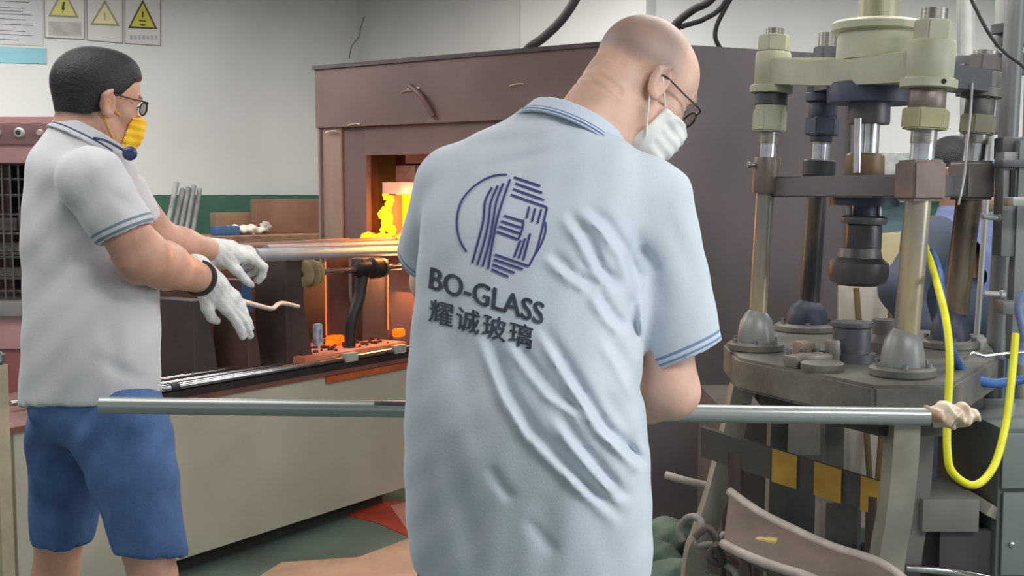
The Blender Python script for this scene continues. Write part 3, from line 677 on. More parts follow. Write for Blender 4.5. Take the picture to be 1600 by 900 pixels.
# crosshead arms
def arm(a,b,w0,w1,h0,h1,m,name,zo=0,drop=0):
    a=Vector(a);b=Vector(b); d=(b-a); d2=Vector((d.x,d.y,0)).normalized(); n=Vector((-d2.y,d2.x,0)); N=8
    bm=bmesh.new(); rings=[]
    for i in range(N+1):
        t=i/N; c=a.lerp(b,t); w_=w0+(w1-w0)*t; h=h0+(h1-h0)*t; z=-drop*math.sin(math.pi*t)
        rings.append([bm.verts.new(c+n*sx*w_/2+Vector((0,0,sz*h/2+zo+z*(1 if sz>0 else .6)))) for sx,sz in ((-1,-1),(1,-1),(1,1),(-1,1))])
    for i in range(N):
        for k in range(4): bm.faces.new((rings[i][k],rings[i][(k+1)%4],rings[i+1][(k+1)%4],rings[i+1][k]))
    bm.faces.new(rings[0][::-1]);bm.faces.new(rings[-1]); bmesh.ops.bevel(bm,geom=[e for e in bm.edges if len(e.link_faces)==2 and e.calc_face_angle(0)>.6],offset=.006,segments=2,affect='EDGES')
    return obj(name,bm,m,press,smooth=True)
ctrpx=1370; cenY=2.93; cen=at(1372,112,cenY)
arm(colpt('A',112),cen,.075,.12,.068,.062,M_olive,'crosshead_arm')
arm(colpt('B',104),cen,.09,.12,.075,.066,M_olive,'crosshead_arm')
arm(colpt('A',112),colpt('B',104),.07,.08,.066,.070,M_olive,'crosshead_beam',drop=.012)
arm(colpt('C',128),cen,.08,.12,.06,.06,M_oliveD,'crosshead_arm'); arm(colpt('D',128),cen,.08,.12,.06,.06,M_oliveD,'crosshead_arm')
def axpt(x0,py,Y=cenY): return at(x0,py,Y)
def alathe(name,px,levels,m,Y=cenY,seg=40):
    # levels: (py,width px) from low to high
    base=at(px,levels[0][0],Y); pr=[(w_/2*Y/F,(levels[0][0]-py)*Y/F) for py,w_ in levels]
    return lathe(name,base,(0.03,0,1),pr,m,press,seg)
alathe('cylinder_flange',1370,[(96,124),(62,122),(56,118),(52,118)],M_olive); alathe('flange_cap',1371,[(52,134),(50,140),(40,140),(36,132),(33,100)],M_olive)
alathe('cylinder_stem',1372,[(38,62),(-4,62),(-60,62)],mat('stem_olive',(166,164,136),.4,.2,rgb2=(132,130,104),scale=3,stretch=(6,6,.5)))
alathe('cylinder_underside',1360,[(162,130),(140,134),(132,128)],M_blue); alathe('cylinder_lower_neck',1357,[(194,62),(188,64),(160,62),(150,62)],mat('neck_grey',(96,92,96),.45,.3,var=.12))
cyl('ram',at(1352,270,cenY),at(1357,185,cenY),.029,M_steel,press)
cyl('ram',at(1339,270,cenY-.05),at(1341,185,cenY-.05),.010,M_steel,press)
alathe('ram_coupling',1350,[(278,58),(274,62),(244,58),(240,50)],mat('coupling_tan',(150,128,98),.5,.2,rgb2=(120,98,74),scale=6))
# platen
M_plat=mat('platen_grey',(116,112,112),.45,.4,rgb2=(98,94,94),scale=4)
PA,PB,PC,PD=[colpt(k,289) for k in 'ABCD']
def platen():
    bm=bmesh.new(); zt=at(1300,275,3.0).z; zb=zt-.055
    P=[PA,PB,PD,PC]; add_prism(bm,[(p.x,p.y) for p in P],zb,zt); bmesh.ops.bevel(bm,geom=bm.edges[:],offset=.004,segments=2,affect='EDGES'); return obj('moving_platen',bm,M_plat,press,smooth=True),zb,zt
_,zpb,zpt=platen()
bm=bmesh.new(); a=PA.copy();b=PB.copy(); 
def bush(k,py0,py1,wpx,m,sq=False,name='guide_bushing'):
    Y=cols[k][2]; a=colpt(k,py0);b=colpt(k,py1); r=wpx/2*Y/F
    if sq:
        bm=bmesh.new(); add_box(bm,(a+b)/2,(r*2,r*2,(b-a).length),Matrix.Rotation(.2,3,'Z')); bmesh.ops.bevel(bm,geom=bm.edges[:],offset=.008,segments=3,affect='EDGES'); return obj(name,bm,m,press,smooth=True)
    return collar(k,py0,py1,wpx,m,name=name)
bush('A',302,246,42,M_brz); bush('B',314,250,58,mat('bush_brown',(134,116,108),.5,.3,rgb2=(108,94,88),scale=6),True); bush('C',276,250,50,mat('bush_black',(60,62,66),.5,.3)); bush('D',312,252,52,M_dkg,True)
lathe('grease_cap',colpt('A',258)+Vector((-.035,-.01,0)),(-1,0,0),[(.006,0),(.006,.01),(.009,.012),(.009,.02)],M_gsteel,press,12)
# tool holder below platen
Yt=2.98
alathe('tool_flange',1350,[(322,104),(306,106)],mat('tool_blueblack',(52,60,74),.45,.3),Yt); alathe('tool_neck',1350,[(345,36),(322,36)],M_blue,Yt)
alathe('tool_collar',1350,[(350,66),(345,70),(340,70),(337,60)],mat('tool_grey',(104,106,108),.45,.4),Yt)
alathe('tool_body',1348,[(392,54),(386,56),(352,54),(348,48)],mat('tool_dark',(82,80,84),.4,.5,var=.15),Yt); alathe('plunger_head',1340,[(446,58),(440,84),(428,92),(410,90),(402,70),(388,64)],mat('plunger',(78,74,76),.4,.5,rgb2=(110,106,106),scale=9),Yt)
for s_ in (-1,1): cyl('tie_rod',at(1350+s_*22,395,Yt),at(1350+s_*24,310,Yt),.007,M_gsteel,press,seg=12)
# table
zt=.925
pl=[at(x,y,Y) for x,y,Y in ((1130,560,3.3),(1150,600,3.0),(1365,600,2.55),(1485,600,2.55),(1560,560,3.0),(1540,540,3.5),(1300,520,3.85),(1190,520,3.75))]
bm=bmesh.new(); add_prism(bm,[(p.x,p.y) for p in pl],zt-.085,zt); bmesh.ops.bevel(bm,geom=bm.edges[:],offset=.008,segments=2,affect='EDGES'); obj('press_table',bm,M_tab,press,smooth=True)
ins=[Vector((p.x,p.y,0))*.86+Vector((1.08,3.1,0))*.14 for p in pl]
bm=bmesh.new(); add_prism(bm,[(p.x,p.y) for p in ins],zt-.13,zt-.085); obj('table_skirt',bm,mat('skirt_dark',(74,72,68),.6,.2,var=.15),press)
for k,(px,py,top,wt,wb) in {'A':(1184,550,493,44,58),'B':(1416,600,522,52,68),'C':(1265,540,476,44,66),'D':(1494,575,490,46,60)}.items():
    Y=cols[k][2]; b=colpt(k,py); b.z=zt; hh=at(px,top,Y).z-zt
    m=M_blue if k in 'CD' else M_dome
    lathe('dome_foot',b+Vector((0,0,.02)),(0,0,1),[(wb/2*Y/F,0),(wb/2*Y/F,.01),(wb/2*.96*Y/F,hh*.35),(wb/2*.84*Y/F,hh*.65),(wt/2*.8*Y/F,hh*.85),(wt/2*.5*Y/F,hh*.97),(.02,hh)],m,press)
    lathe('dome_flange',b,(0,0,1),[(wb*.72*Y/F,0),(wb*.75*Y/F,.004),(wb*.75*Y/F,.018),(wb*.68*Y/F,.024)],M_tab,press)
    for q in range(6):
        an=q*math.pi/3+.3; cyl('bolt',b+Vector((math.cos(an)*wb*.63*Y/F,math.sin(an)*wb*.63*Y/F,.02)),b+Vector((math.cos(an)*wb*.63*Y/F,math.sin(an)*wb*.63*Y/F,.034)),.007,M_gsteel,press,seg=6)
# mould on the table
def tlathe(name,px,py,Y,levels,m):
    b=at(px,py,Y); b.z=levels[0][1]; return lathe(name,b,(0,0,1),[(r,z-levels[0][1]) for r,z in levels],m,press,32)
tlathe('mould',1330,560,2.95,[(.062,zt),(.062,zt+.02),(.048,zt+.022),(.048,zt+.085),(.053,zt+.09),(.053,zt+.10),(.03,zt+.10)],mat('mould_grey',(112,112,118),.4,.5,var=.15))
tlathe('mould',1383,545,3.1,[(.05,zt),(.05,zt+.03),(.035,zt+.05),(.035,zt+.09)],M_dkg)
# clamps and hand tools on the table
rr=random.Random(12)
M_cl=mat('clamp_grey',(150,146,138),.4,.5,rgb2=(120,112,104),scale=10)
def tprism(name,px,py,Y,s,rot,m,z=0):
    b=at(px,py,Y); b.z=zt+s[2]/2+z; return box(name,b,s,m,press,R=Matrix.Rotation(rot,3,'Z'),bev=min(s)*.2)
tprism('clamp_block',1256,560,2.95,(.04,.05,.05),.3,mat('clamp_copper',(160,136,120),.5,.3)); tprism('clamp_arm',1262,575,2.85,(.12,.05,.03),.5,M_cl); tprism('clamp_arm',1290,560,2.95,(.14,.03,.018),-.3,M_cl,.01); tprism('clamp_arm',1300,575,2.9,(.03,.03,.06),.2,M_cl)
for px in (1232,1254,1276,1310): 
    b=at(px,568,2.92); b.z=zt; lathe('stud_nut',b,(0,0,1),[(.014,0),(.014,.018),(.008,.018),(.008,.035),(.006,.037)],M_gsteel,press,6)
tlathe('knurled_ring',1285,575,2.78,[(.05,zt),(.052,zt+.004),(.052,zt+.018),(.046,zt+.022),(.03,zt+.022)],M_tab)
# legs
def leg(pts,w_,d_,m):
    P=smoothpath(pts,6); bm=bmesh.new(); rings=[]
    for p in P:
        rings.append([bm.verts.new(p+Vector((sx*w_/2,sy*d_/2,0))) for sx,sy in ((-1,-1),(1,-1),(1,1),(-1,1))])
    for i in range(len(rings)-1):
        for k in range(4): bm.faces.new((rings[i][k],rings[i][(k+1)%4],rings[i+1][(k+1)%4],rings[i+1][k]))
    bm.faces.new(rings[0][::-1]);bm.faces.new(rings[-1]); bmesh.ops.bevel(bm,geom=[e for e in bm.edges if e.calc_face_angle(0)>.6],offset=.006,segments=2,affect='EDGES')
    return obj('leg',bm,m,press,smooth=True)
M_leg=mat('leg_grey_cream',(158,154,140),.5,.1,rgb2=(130,126,114),scale=6)
def toflo(pts,Y): 
    last=pts[-1]; q=fl(last[0],305+CAMH*F/Y+0,0); return [at(x,y,Y) for x,y in pts]+[Vector((at(last[0]+ (last[0]-pts[-2][0])*.4,last[1],Y).x,Y,0))]
leg([at(1160,600,3.1),at(1142,680,3.1),at(1122,760,3.1),at(1100,830,3.1),at(1085,880,3.1),Vector((at(1070,900,3.1).x,3.1,0))],.058,.06,M_leg)
leg([at(1412,600,2.62),at(1408,700,2.62),at(1398,800,2.62),at(1383,900,2.62),Vector((at(1368,900,2.62).x,2.62,0))],.060,.07,M_leg)
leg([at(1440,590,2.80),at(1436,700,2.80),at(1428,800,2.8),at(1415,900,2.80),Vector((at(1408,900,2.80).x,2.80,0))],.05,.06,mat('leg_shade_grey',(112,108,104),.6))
leg([at(1300,560,3.7),at(1300,700,3.7),Vector((at(1300,700,3.7).x,3.7,0))],.06,.06,M_tab); leg([at(1520,560,3.3),at(1520,700,3.3),Vector((at(1520,700,3.3).x,3.3,0))],.06,.06,M_tab)
leg([at(1218,560,3.3),at(1214,700,3.3),Vector((at(1210,700,3.3).x,3.3,0))],.05,.05,M_tab)

# striped guard plate on its stand, behind the press legs
gd=thing('striped_guard','low dark guard plate with yellow hazard blocks under the press table','guard',(1.0,3.35,0))
a=at(1150,706,2.98); b=at(1378,778,2.80); dd=(b-a); 
def slab(name,t0,t1,w_,th,m,parent,off=0,zz=0):
    bm=bmesh.new(); d=dd; n=Vector((d.y,-d.x,0)).normalized(); up=Vector((0,0,1)); p0=a+d*t0+n*off; p1=a+d*t1+n*off
    V=[bm.verts.new(p+up*s*w_/2+n*q*th/2+up*zz) for p in (p0,p1) for q in (-1,1) for s in (-1,1)]
    for f_ in ((0,1,3,2),(4,6,7,5),(0,2,6,4),(1,5,7,3),(0,4,5,1),(2,3,7,6)): bm.faces.new([V[i] for i in f_])
    return obj(name,bm,m,parent)
slab('guard_plate',-.25,1.0,.080,.02,mat('guard_dark',(78,74,70),.7,var=.12),gd)
M_yel=mat('hazard_yellow',(176,140,52),.7,rgb2=(150,116,44),scale=8)
for t0,t1 in ((.27,.44),(.56,.74),(.87,1.02)): slab('hazard_block',t0,t1,.085,.006,M_yel,gd,.014)
for t in (.0,.95):
    p=a+dd*t; cyl('stand',Vector((p.x,p.y,0)),Vector((p.x,p.y,p.z)),.02,M_dk,gd)
# foot treadle: long curved brown plate with pale pipe rims
td=thing('foot_treadle','curved brown steel treadle plate with pale pipe edging in front of the press','treadle',(.8,2.6,0))
up_=[at(1140,768,2.95),at(1185,800,2.85),at(1240,828,2.75),at(1300,855,2.65),at(1378,882,2.55),at(1440,930,2.5)]
lo_=[at(1130,850,2.75),at(1165,868,2.65),at(1210,885,2.6),at(1270,905,2.5),at(1340,940,2.4),at(1400,975,2.35)]
U=smoothpath(up_,5);Lw=smoothpath(lo_,5); bm=bmesh.new(); r1=[bm.verts.new(p) for p in U]; r2=[bm.verts.new(p) for p in Lw]; r3=[bm.verts.new(p-Vector((0,0,.02))) for p in U]; r4=[bm.verts.new(p-Vector((0,0,.02))) for p in Lw]
for i in range(len(U)-1):
    for X,Y_ in ((r1,r2),(r2,r4),(r4,r3),(r3,r1)): bm.faces.new((X[i],X[i+1],Y_[i+1],Y_[i]))
bm.faces.new((r1[0],r2[0],r4[0],r3[0])); bm.faces.new((r1[-1],r2[-1],r4[-1],r3[-1]))
obj('treadle_plate',bm,mat('treadle_brown',(112,96,86),.7,rgb2=(88,78,72),scale=7,bump=.1),td,smooth=True)
M_rim=mat('rim_pale',(186,176,166),.5,rgb2=(150,138,130),scale=12)
tube('edge_pipe',up_,.012,M_rim,td); tube('edge_pipe',lo_,.012,M_rim,td)
for p in (up_[1],up_[4],lo_[1],lo_[4]): cyl('support',Vector((p.x,p.y,0)),p-Vector((0,0,.01)),.014,M_dk,td)
box('yellow_tag',at(1198,852,2.72)+Vector((0,0,.012)),(.05,.03,.012),mat('tag_yellow',(200,176,110),.7),td,R=Matrix.Rotation(-.5,3,'Z'),bev=.003)
tag(tube('pale_pipe',[at(1040,742,3.2),at(1075,752,3.17),at(1112,760,3.14)],.011,M_rim),'short pale pipe sticking out behind the left press leg','pipe')
# knotted rope/wire at the foot of the left leg
rp=[at(1066,845,2.9),at(1062,825,2.9),at(1078,808,2.88),at(1095,815,2.85),at(1090,850,2.84),at(1110,852,2.82),at(1140,856,2.8),at(1132,835,2.8),at(1125,870,2.8),at(1150,895,2.75),at(1160,930,2.7)]
tag(tube('knotted_hose',rp,.010,mat('hose_grey_pale',(150,146,138),.6,var=.2,scale=20),seg=10),'grey hose knotted round the foot of the left press leg','hose')
tag(tube('knotted_hose',[at(1085,840,2.78),at(1105,825,2.78),at(1120,845,2.78),at(1108,870,2.78),at(1128,880,2.78),at(1118,850,2.76)],.010,mat('hose_brown_dark',(96,84,76),.6,var=.2),seg=8),'dark brown hose coiled beside the knotted grey hose','hose')
# green sacks
M_sack=mat('sack_green',(118,140,122),.75,rgb2=(88,112,96),scale=8,bump=.1)
for i,(px,py,Y,r) in enumerate(((1012,880,3.95,.11),(1058,905,3.72,.11),(1042,852,4.22,.11),(1100,925,3.6,.10))):
    p=at(px,py,Y); z=r*.62
    lab=['pale green sack at left, beside the bald worker\'s hip','pale green sack nearest the camera below the others','pale green sack farthest back on the green floor','grey-brown sack under the knotted hose'][i]
    m_=M_sack if i<3 else mat('sack_brown',(92,82,70),.8,var=.15)
    def fs(P,p=p,z=z,r=r,i=i): return ell(P,(p.x,p.y,z),(r*1.1,r*.9,r*.75))+.007*np.sin(P[0]*60+i)*np.sin(P[1]*50+P[2]*70)
    o=sdf('sack',fs,(p.x-r*1.4,p.y-r*1.3,z-r),(p.x+r*1.4,p.y+r*1.3,z+r),.012,m_); tag(o,lab,'sack','sacks on the floor')
# dark crates and box below/behind table
def cb(name,x0,y0,x1,y1,Y,dep,m,label,cat,rot=0,tofloor=False,bev=.006):
    a=at(x0,y0,Y);b=at(x1,y1,Y); zb=0 if tofloor else b.z
    o=box(name,Vector(((a.x+b.x)/2,Y+dep/2,(a.z+zb)/2)),(abs(b.x-a.x),dep,a.z-zb),m,R=Matrix.Rotation(rot,3,'Z'),bev=bev); return tag(o,label,cat)
M_dg=mat('dark_grey_panel',(74,72,74),.7,rgb2=(58,56,58),scale=4)
cb('pump_unit',1130,640,1215,742,3.75,.5,mat('pump_brown',(94,86,82),.7,var=.12),'dark brown-grey pump unit behind the left press leg','machine',tofloor=True)
cb('crate',1215,760,1345,860,4.0,.5,M_dg,'black crate behind the striped guard','crate',tofloor=True)
cb('paper_bag',1290,785,1340,838,3.3,.12,mat('bag_grey',(134,128,122),.8,rgb2=(110,104,100),scale=8,bump=.1),'grey paper bag standing below the striped guard','bag',tofloor=True)
cb('grey_box',1442,780,1530,832,2.75,.22,mat('box_grey',(120,118,112),.6,var=.1),'open grey metal box between the press leg and the hose','box',tofloor=False)
o=bpy.data.objects['grey_box']; p=at(1486,900,2.86); 
box('box_stand',Vector((p.x,2.86,(at(1486,832,2.75).z)/2)),(.13,.18,at(1486,832,2.75).z-.004),M_dg,o)
box('box_flap',at(1536,790,2.8),(.05,.10,.03),mat('flap_pale',(160,154,142),.7),o,R=Matrix.Rotation(.5,3,'Y')@Matrix.Rotation(.3,3,'Z'),bev=.004)
tag(box('red_can',Vector((at(1545,825,3.1).x,3.1,.25)),(.05,.05,.5),mat('red_brown',(140,70,50),.6),bev=.01),'red-brown can standing behind the grey metal box','can')
cb('dark_trolley',1225,660,1320,690,4.5,.3,mat('trolley_grey',(126,124,114),.7,var=.1),'pale grey metal case behind the press under its table','case',tofloor=True)
# steel rod on floor
tag(tube('floor_pipe',[at(1415,888,2.75),at(1480,893,2.75),at(1560,908,2.7),at(1640,930,2.65)],.011,M_steel),'bright steel pipe lying low in front of the grey cabinet','pipe')
b_=cb('black_box',1425,850,1560,905,3.0,.3,mat('black_plastic',(44,42,44),.7),'low black plastic tub behind the bright floor pipe','tub',tofloor=True)
# right cabinet
gc=thing('green_cabinet','greenish grey steel cabinet at the right edge beside the yellow hose','cabinet',at(1590,900,2.75)*1); gc.location.z=0
def gb(name,x0,y0,x1,y1,Y,dep,m,tof=False):
    a=at(x0,y0,Y);b=at(x1,y1,Y); zb=0 if tof else b.z
    return box(name,Vector(((a.x+b.x)/2,Y+dep/2,(a.z+zb)/2)),(abs(b.x-a.x),dep,a.z-zb),m,gc,bev=.005)
M_gc=mat('cabinet_green_grey',(112,122,116),.6,rgb2=(98,108,102),scale=3)
gb('cabinet_body',1562,668,1720,900,2.75,.4,M_gc,True); gb('cabinet_door',1568,678,1716,764,2.735,.012,mat('door_green_grey',(120,128,122),.6,var=.06)); gb('cabinet_door',1568,770,1716,900,2.735,.012,mat('door_green_grey',(120,128,122),.6))
lathe('door_lock',at(1580,850,2.735),(0,-1,0),[(.006,0),(.006,.006),(.003,.008)],M_steel,gc,10)
# machine frame at the right edge (second press)
mf=thing('machine_frame','grey steel machine frame of posts and pipes at the right edge','machine',(1.5,3.4,0))
M_fr=mat('frame_steel',(134,136,134),.45,.3,rgb2=(108,110,110),scale=5); M_frd=mat('frame_steel_dark',(98,100,104),.5,.3,var=.15); M_frp=mat('frame_pale',(176,178,172),.45,.3,var=.1)
def post(x0,y0,x1,y1,Y,wpx,m,name='post',rnd=True,tof=False):
    p=at(x0,y0,Y);q=at(x1,y1,Y); r=wpx/2*Y/F
    if tof: d=q-p; q=p+d*(p.z/(p.z-q.z)) if abs(p.z-q.z)>1e-4 else q
    if rnd: return cyl(name,q,p,r,m,mf,seg=20)
    bm=bmesh.new(); add_cyl(bm,q,p,r*1.3,None,4,(1,1,0)); return obj(name,bm,m,mf)
post(1590,-60,1556,560,3.3,30,M_fr,tof=True); post(1568,-60,1540,330,3.5,9,M_frp,'thin_pipe',tof=True); post(1511,-60,1512,330,4.2,22,M_frp,'pale_post',tof=True); post(1498,-60,1500,130,4.3,8,M_frp,'thin_pipe')
post(1600,220,1585,560,3.1,22,M_fr,tof=False,rnd=False,name='square_post'); post(1620,-60,1600,600,3.2,26,M_frp,'pale_post',tof=True)
post(1556,560,1548,680,3.25,26,M_frd,'lower_post',tof=True)
post(1576,-60,1574,38,3.35,36,M_frp,'cylinder_pipe'); post(1570,38,1570,52,3.35,40,M_frd,'pipe_flange'); 
for (x0,y0,x1,y1,Y,m,nm) in ((1518,84,1600,118,3.4,M_frd,'cross_beam'),(1560,52,1640,72,3.38,mat('frame_teal',(96,120,112),.5,var=.1),'teal_beam'),(1560,215,1600,250,3.15,M_frd,'gearbox'),(1562,238,1584,400,3.12,M_fr,'slotted_plate'),(1560,250,1640,262,3.1,M_frd,'cross_beam'),(1530,118,1560,210,3.9,M_frd,'bearing_block'),(1490,88,1518,112,3.35,M_frd,'bracket'),(1500,100,1520,150,3.3,M_frd,'bracket'),(1560,470,1592,490,3.05,M_fr,'cross_beam'),(1574,410,1620,520,3.3,M_frd,'side_panel'),(1575,308,1640,322,3.0,M_frp,'cross_beam')):
    a=at(x0,y0,Y);b=at(x1,y1,Y); box(nm,Vector(((a.x+b.x)/2,Y,(a.z+b.z)/2)),(b.x-a.x,.06,a.z-b.z),m,mf,bev=.004)
a=at(1573,292,3.12); box('slot',Vector((a.x,3.085,a.z)),(.012,.006,.09),mat('slot_black',(40,40,44),.8),mf)
for (px,py) in ((1552,338),(1553,458)):
    p=at(px,py,3.1); lathe('handle_screw',p+Vector((-.03,0,0)),(1,.1,-.1),[(.006,0),(.008,.002),(.008,.045),(.013,.048),(.013,.06)],M_frp,mf,14)
post(1580,630,1545,870,2.9,14,M_frp,'slanted_post',tof=True)
# thin electric cable and silver tube
tag(tube('thin_cable',[at(1490,-400,2.9),at(1500,-150,2.9),at(1514,-20,2.9),at(1528,20,2.9),at(1552,62,2.9),at(1575,86,2.9),at(1600,105,2.9),at(1640,150,2.9)],.0045,mat('cable_grey_black',(70,68,66),.6)),'thin dark cable crossing the top right corner','cable')
tag(tube('silver_tube',[at(1519,130,3.08),at(1516,180,3.06),at(1510,235,3.04),at(1508,265,3.02),at(1502,300,3.0),at(1497,320,3.0)],.0035,M_frp),'thin silvery tube hanging down the rear right press column','tube')
# hoses
M_hy=mat('hose_yellow',(228,226,36),.45,rgb2=(206,200,24),scale=10); M_hb=mat('hose_blue',(60,100,160),.5,rgb2=(46,80,134),scale=10)
yh=[at(1444,380,3.05),at(1452,402,2.95),at(1466,450,2.6),at(1478,500,2.5),at(1484,560,2.45),at(1481,640,2.42),at(1480,700,2.40),at(1488,738,2.40),at(1522,758,2.42),at(1552,730,2.46),at(1570,670,2.5),at(1580,600,2.55),at(1587,522,2.6)]
tag(tube('yellow_hose',yh,.0085,M_hy,n=10),'bright yellow air hose hanging in a loop right of the press','hose')
tag(tube('blue_hose',[at(1455,395,3.0),at(1467,430,2.85),at(1472,480,2.8),at(1484,540,2.78),at(1505,580,2.8),at(1545,598,2.85),at(1590,594,2.9),at(1640,585,2.9)],.012,M_hb),'blue hose sweeping right behind the yellow hose','hose')
tag(tube('blue_hose',[at(1598,455,2.9),at(1591,480,2.9),at(1600,530,2.9),at(1594,570,2.9)],.010,mat('hose_pale_blue',(120,138,176),.5)),'short pale blue hose at the right edge above the yellow hose end','hose')
tag(tube('silver_wire',[at(1507,562,2.75),at(1520,552,2.75),at(1540,556,2.76),at(1575,552,2.78),at(1605,550,2.8)],.004,M_steel),'thin bright wire running right behind the yellow hose loop','wire')
# background items seen through the press
tag(box('white_bin',at(1405,262,5.8)-Vector((0,0,.05)),(.17,.15,.25),mat('white_pl',(206,206,202),.5,rgb2=(150,160,150),scale=14),bev=.01),'white canister on shelf seen between the press columns','canister')
sh=thing('back_shelf','teal and wooden shelf unit far behind the press','shelf',(1.9,5.6,0))
p=at(1390,300,6.0); Xs=p.x
box('shelf_top',Vector((Xs+.15,5.95,at(1400,297,6.0).z)),(1.2,.4,.03),mat('shelf_wood',(170,150,128),.7,var=.1),sh)
box('teal_panel',Vector((Xs,5.9,at(1400,330,5.9).z)),(.35,.04,.22),mat('teal_paint',(136,170,176),.6,var=.08),sh); 
box('teal_panel',Vector((at(1465,330,5.9).x,5.9,at(1400,335,5.9).z)),(.16,.04,.2),mat('green_paint',(62,134,98),.6,var=.08),sh)
box('dark_shelf',Vector((Xs,5.9,at(1400,378,5.9).z)),(.55,.3,.10),mat('wood_dark',(104,84,72),.7,var=.12),sh)
for dx in (-.55,.55): box('shelf_leg',Vector((Xs+.15+dx,5.95,at(1400,297,6.0).z/2-.01)),(.05,.35,at(1400,297,6.0).z-.03),mat('shelf_leg_grey',(120,120,116),.7),sh)
# cardboard sheet standing behind the mould
cbm=[(1308,452),(1395,452),(1400,560),(1312,560)]
for i,(q,Y,m_,lab) in enumerate((([(1366,366),(1408,362),(1404,400),(1375,570),(1352,570)],4.7,mat('sheet_cream',(214,200,160),.8,rgb2=(190,172,128),scale=5),'tall cream paper roll sheet standing behind the press tool'),([(1310,446),(1394,446),(1392,590),(1314,590)],4.6,mat('sheet_white',(200,190,176),.8,var=.08),'pale beige board standing behind the press mould'))):
    P=[at(x,y,Y) for x,y in q]; zmin=min(p.z for p in P); bm=bmesh.new()
    for p in P: 
        if abs(p.z-zmin)<.02: p.z=0
    A=[bm.verts.new((p.x,Y,p.z)) for p in P];B=[bm.verts.new((p.x,Y+.02,p.z)) for p in P]; n=len(P); bm.faces.new(A);bm.faces.new(B[::-1])
    for k in range(n): bm.faces.new((A[k],B[k],B[(k+1)%n],A[(k+1)%n]))
    tag(obj('board',bm,m_),lab,'board')
for q in (((1338,450),(1372,560)),((1395,455),(1372,560))):
    tag(cyl('wooden_strip',at(q[0][0],q[0][1],4.55),Vector((at(q[1][0],q[1][1],4.52).x,4.52,0)),.012,mat('strip_brown',(126,104,72),.7)),['brown wooden strip leaning left on the pale board','brown wooden strip leaning right on the pale board'][q[0][0]>1350],'strip')
cb('back_cabinet',1535,250,1640,420,4.6,.3,mat('cab_blue',(120,140,160),.6,rgb2=(90,150,190),scale=3),'blue-grey cabinet behind the machine frame at the right edge','cabinet',tofloor=True)
# ---------------- long blowpipe with glass lump ----------------
bpz=thing('long_pipe','long grey steel pipe held level by the bald worker','pipe',at(800,643,2.2))
cyl('pipe_tube',at(158,633,2.28),at(1452,651,2.12),.0168,mat('pipe_bright',(172,177,173),.28,.4,rgb2=(152,158,154),scale=4,stretch=(.3,4,4)),bpz)
cyl('side_rod',at(585,630,2.19),at(640,631,2.19),.0045,M_gsteel,bpz,seg=8)
gp=at(1487,648,2.12)
sdf('glass_lump',lambda P: smin(ell(P,(gp.x-.008,gp.y,gp.z),(.045,.024,.023)),ell(P,(gp.x+.022,gp.y,gp.z-.003),(.030,.020,.016)),.01)+.005*np.sin(P[0]*170)*np.sin(P[2]*190+1)+.003*np.sin(P[0]*330+P[1]*300),(gp.x-.07,gp.y-.05,gp.z-.05),(gp.x+.07,gp.y+.05,gp.z+.05),.0032,mat('lump_cream',(228,214,192),.3,rgb2=(176,136,112),scale=22),bpz,relax=0)
# ---------------- people ----------------
def A3(v): return (v[0],v[1],v[2])
def M_skin(name,rgb,st): return mat(name,rgb,.5,rgb2=tuple(int(c*.9) for c in rgb),scale=14,bump=.04,bscale=120,attr='stubble',attrcol=st)
M_denim=mat('denim_blue',(72,104,150),.85,rgb2=(56,84,126),scale=14,bump=.12,bscale=140)
M_sole=mat('shoe_dark',(60,60,64),.7); M_mask=mat('mask_white',(236,236,230),.7,var=.04,bump=.06,bscale=80)
M_glove=mat('glove_cotton',(226,224,220),.9,rgb2=(200,198,196),scale=30,bump=.25,bscale=160)
M_frame=mat('glasses_black',(30,30,34),.35); M_lens=mat('lens_glass',(200,205,210),.05,trans=.9,var=.02)
def bbx(pts,m):
    P=np.array([A3(p) for p in pts]); return tuple(P.min(0)-m),tuple(P.max(0)+m)
def eyes(o,R,s,par,m):
    for sg in (-1,1):
        c=Vector(o)+R@(Vector((.073,sg*.031,.004))*s); bm=bmesh.new(); bmesh.ops.create_uvsphere(bm,u_segments=20,v_segments=12,radius=.0125*s); bmesh.ops.transform(bm,matrix=Matrix.Translation(c),verts=bm.verts)
        obj('eye',bm,mat('eye_white',(225,222,216),.25),par,smooth=True)
        c2=c+R@(Vector((.0105,0,-.002))*s); bm=bmesh.new(); bmesh.ops.create_uvsphere(bm,u_segments=14,v_segments=8,radius=.0048*s); bmesh.ops.transform(bm,matrix=Matrix.Translation(c2),verts=bm.verts)
        obj('iris',bm,mat('iris_dark',(50,34,26),.2),par,smooth=True)
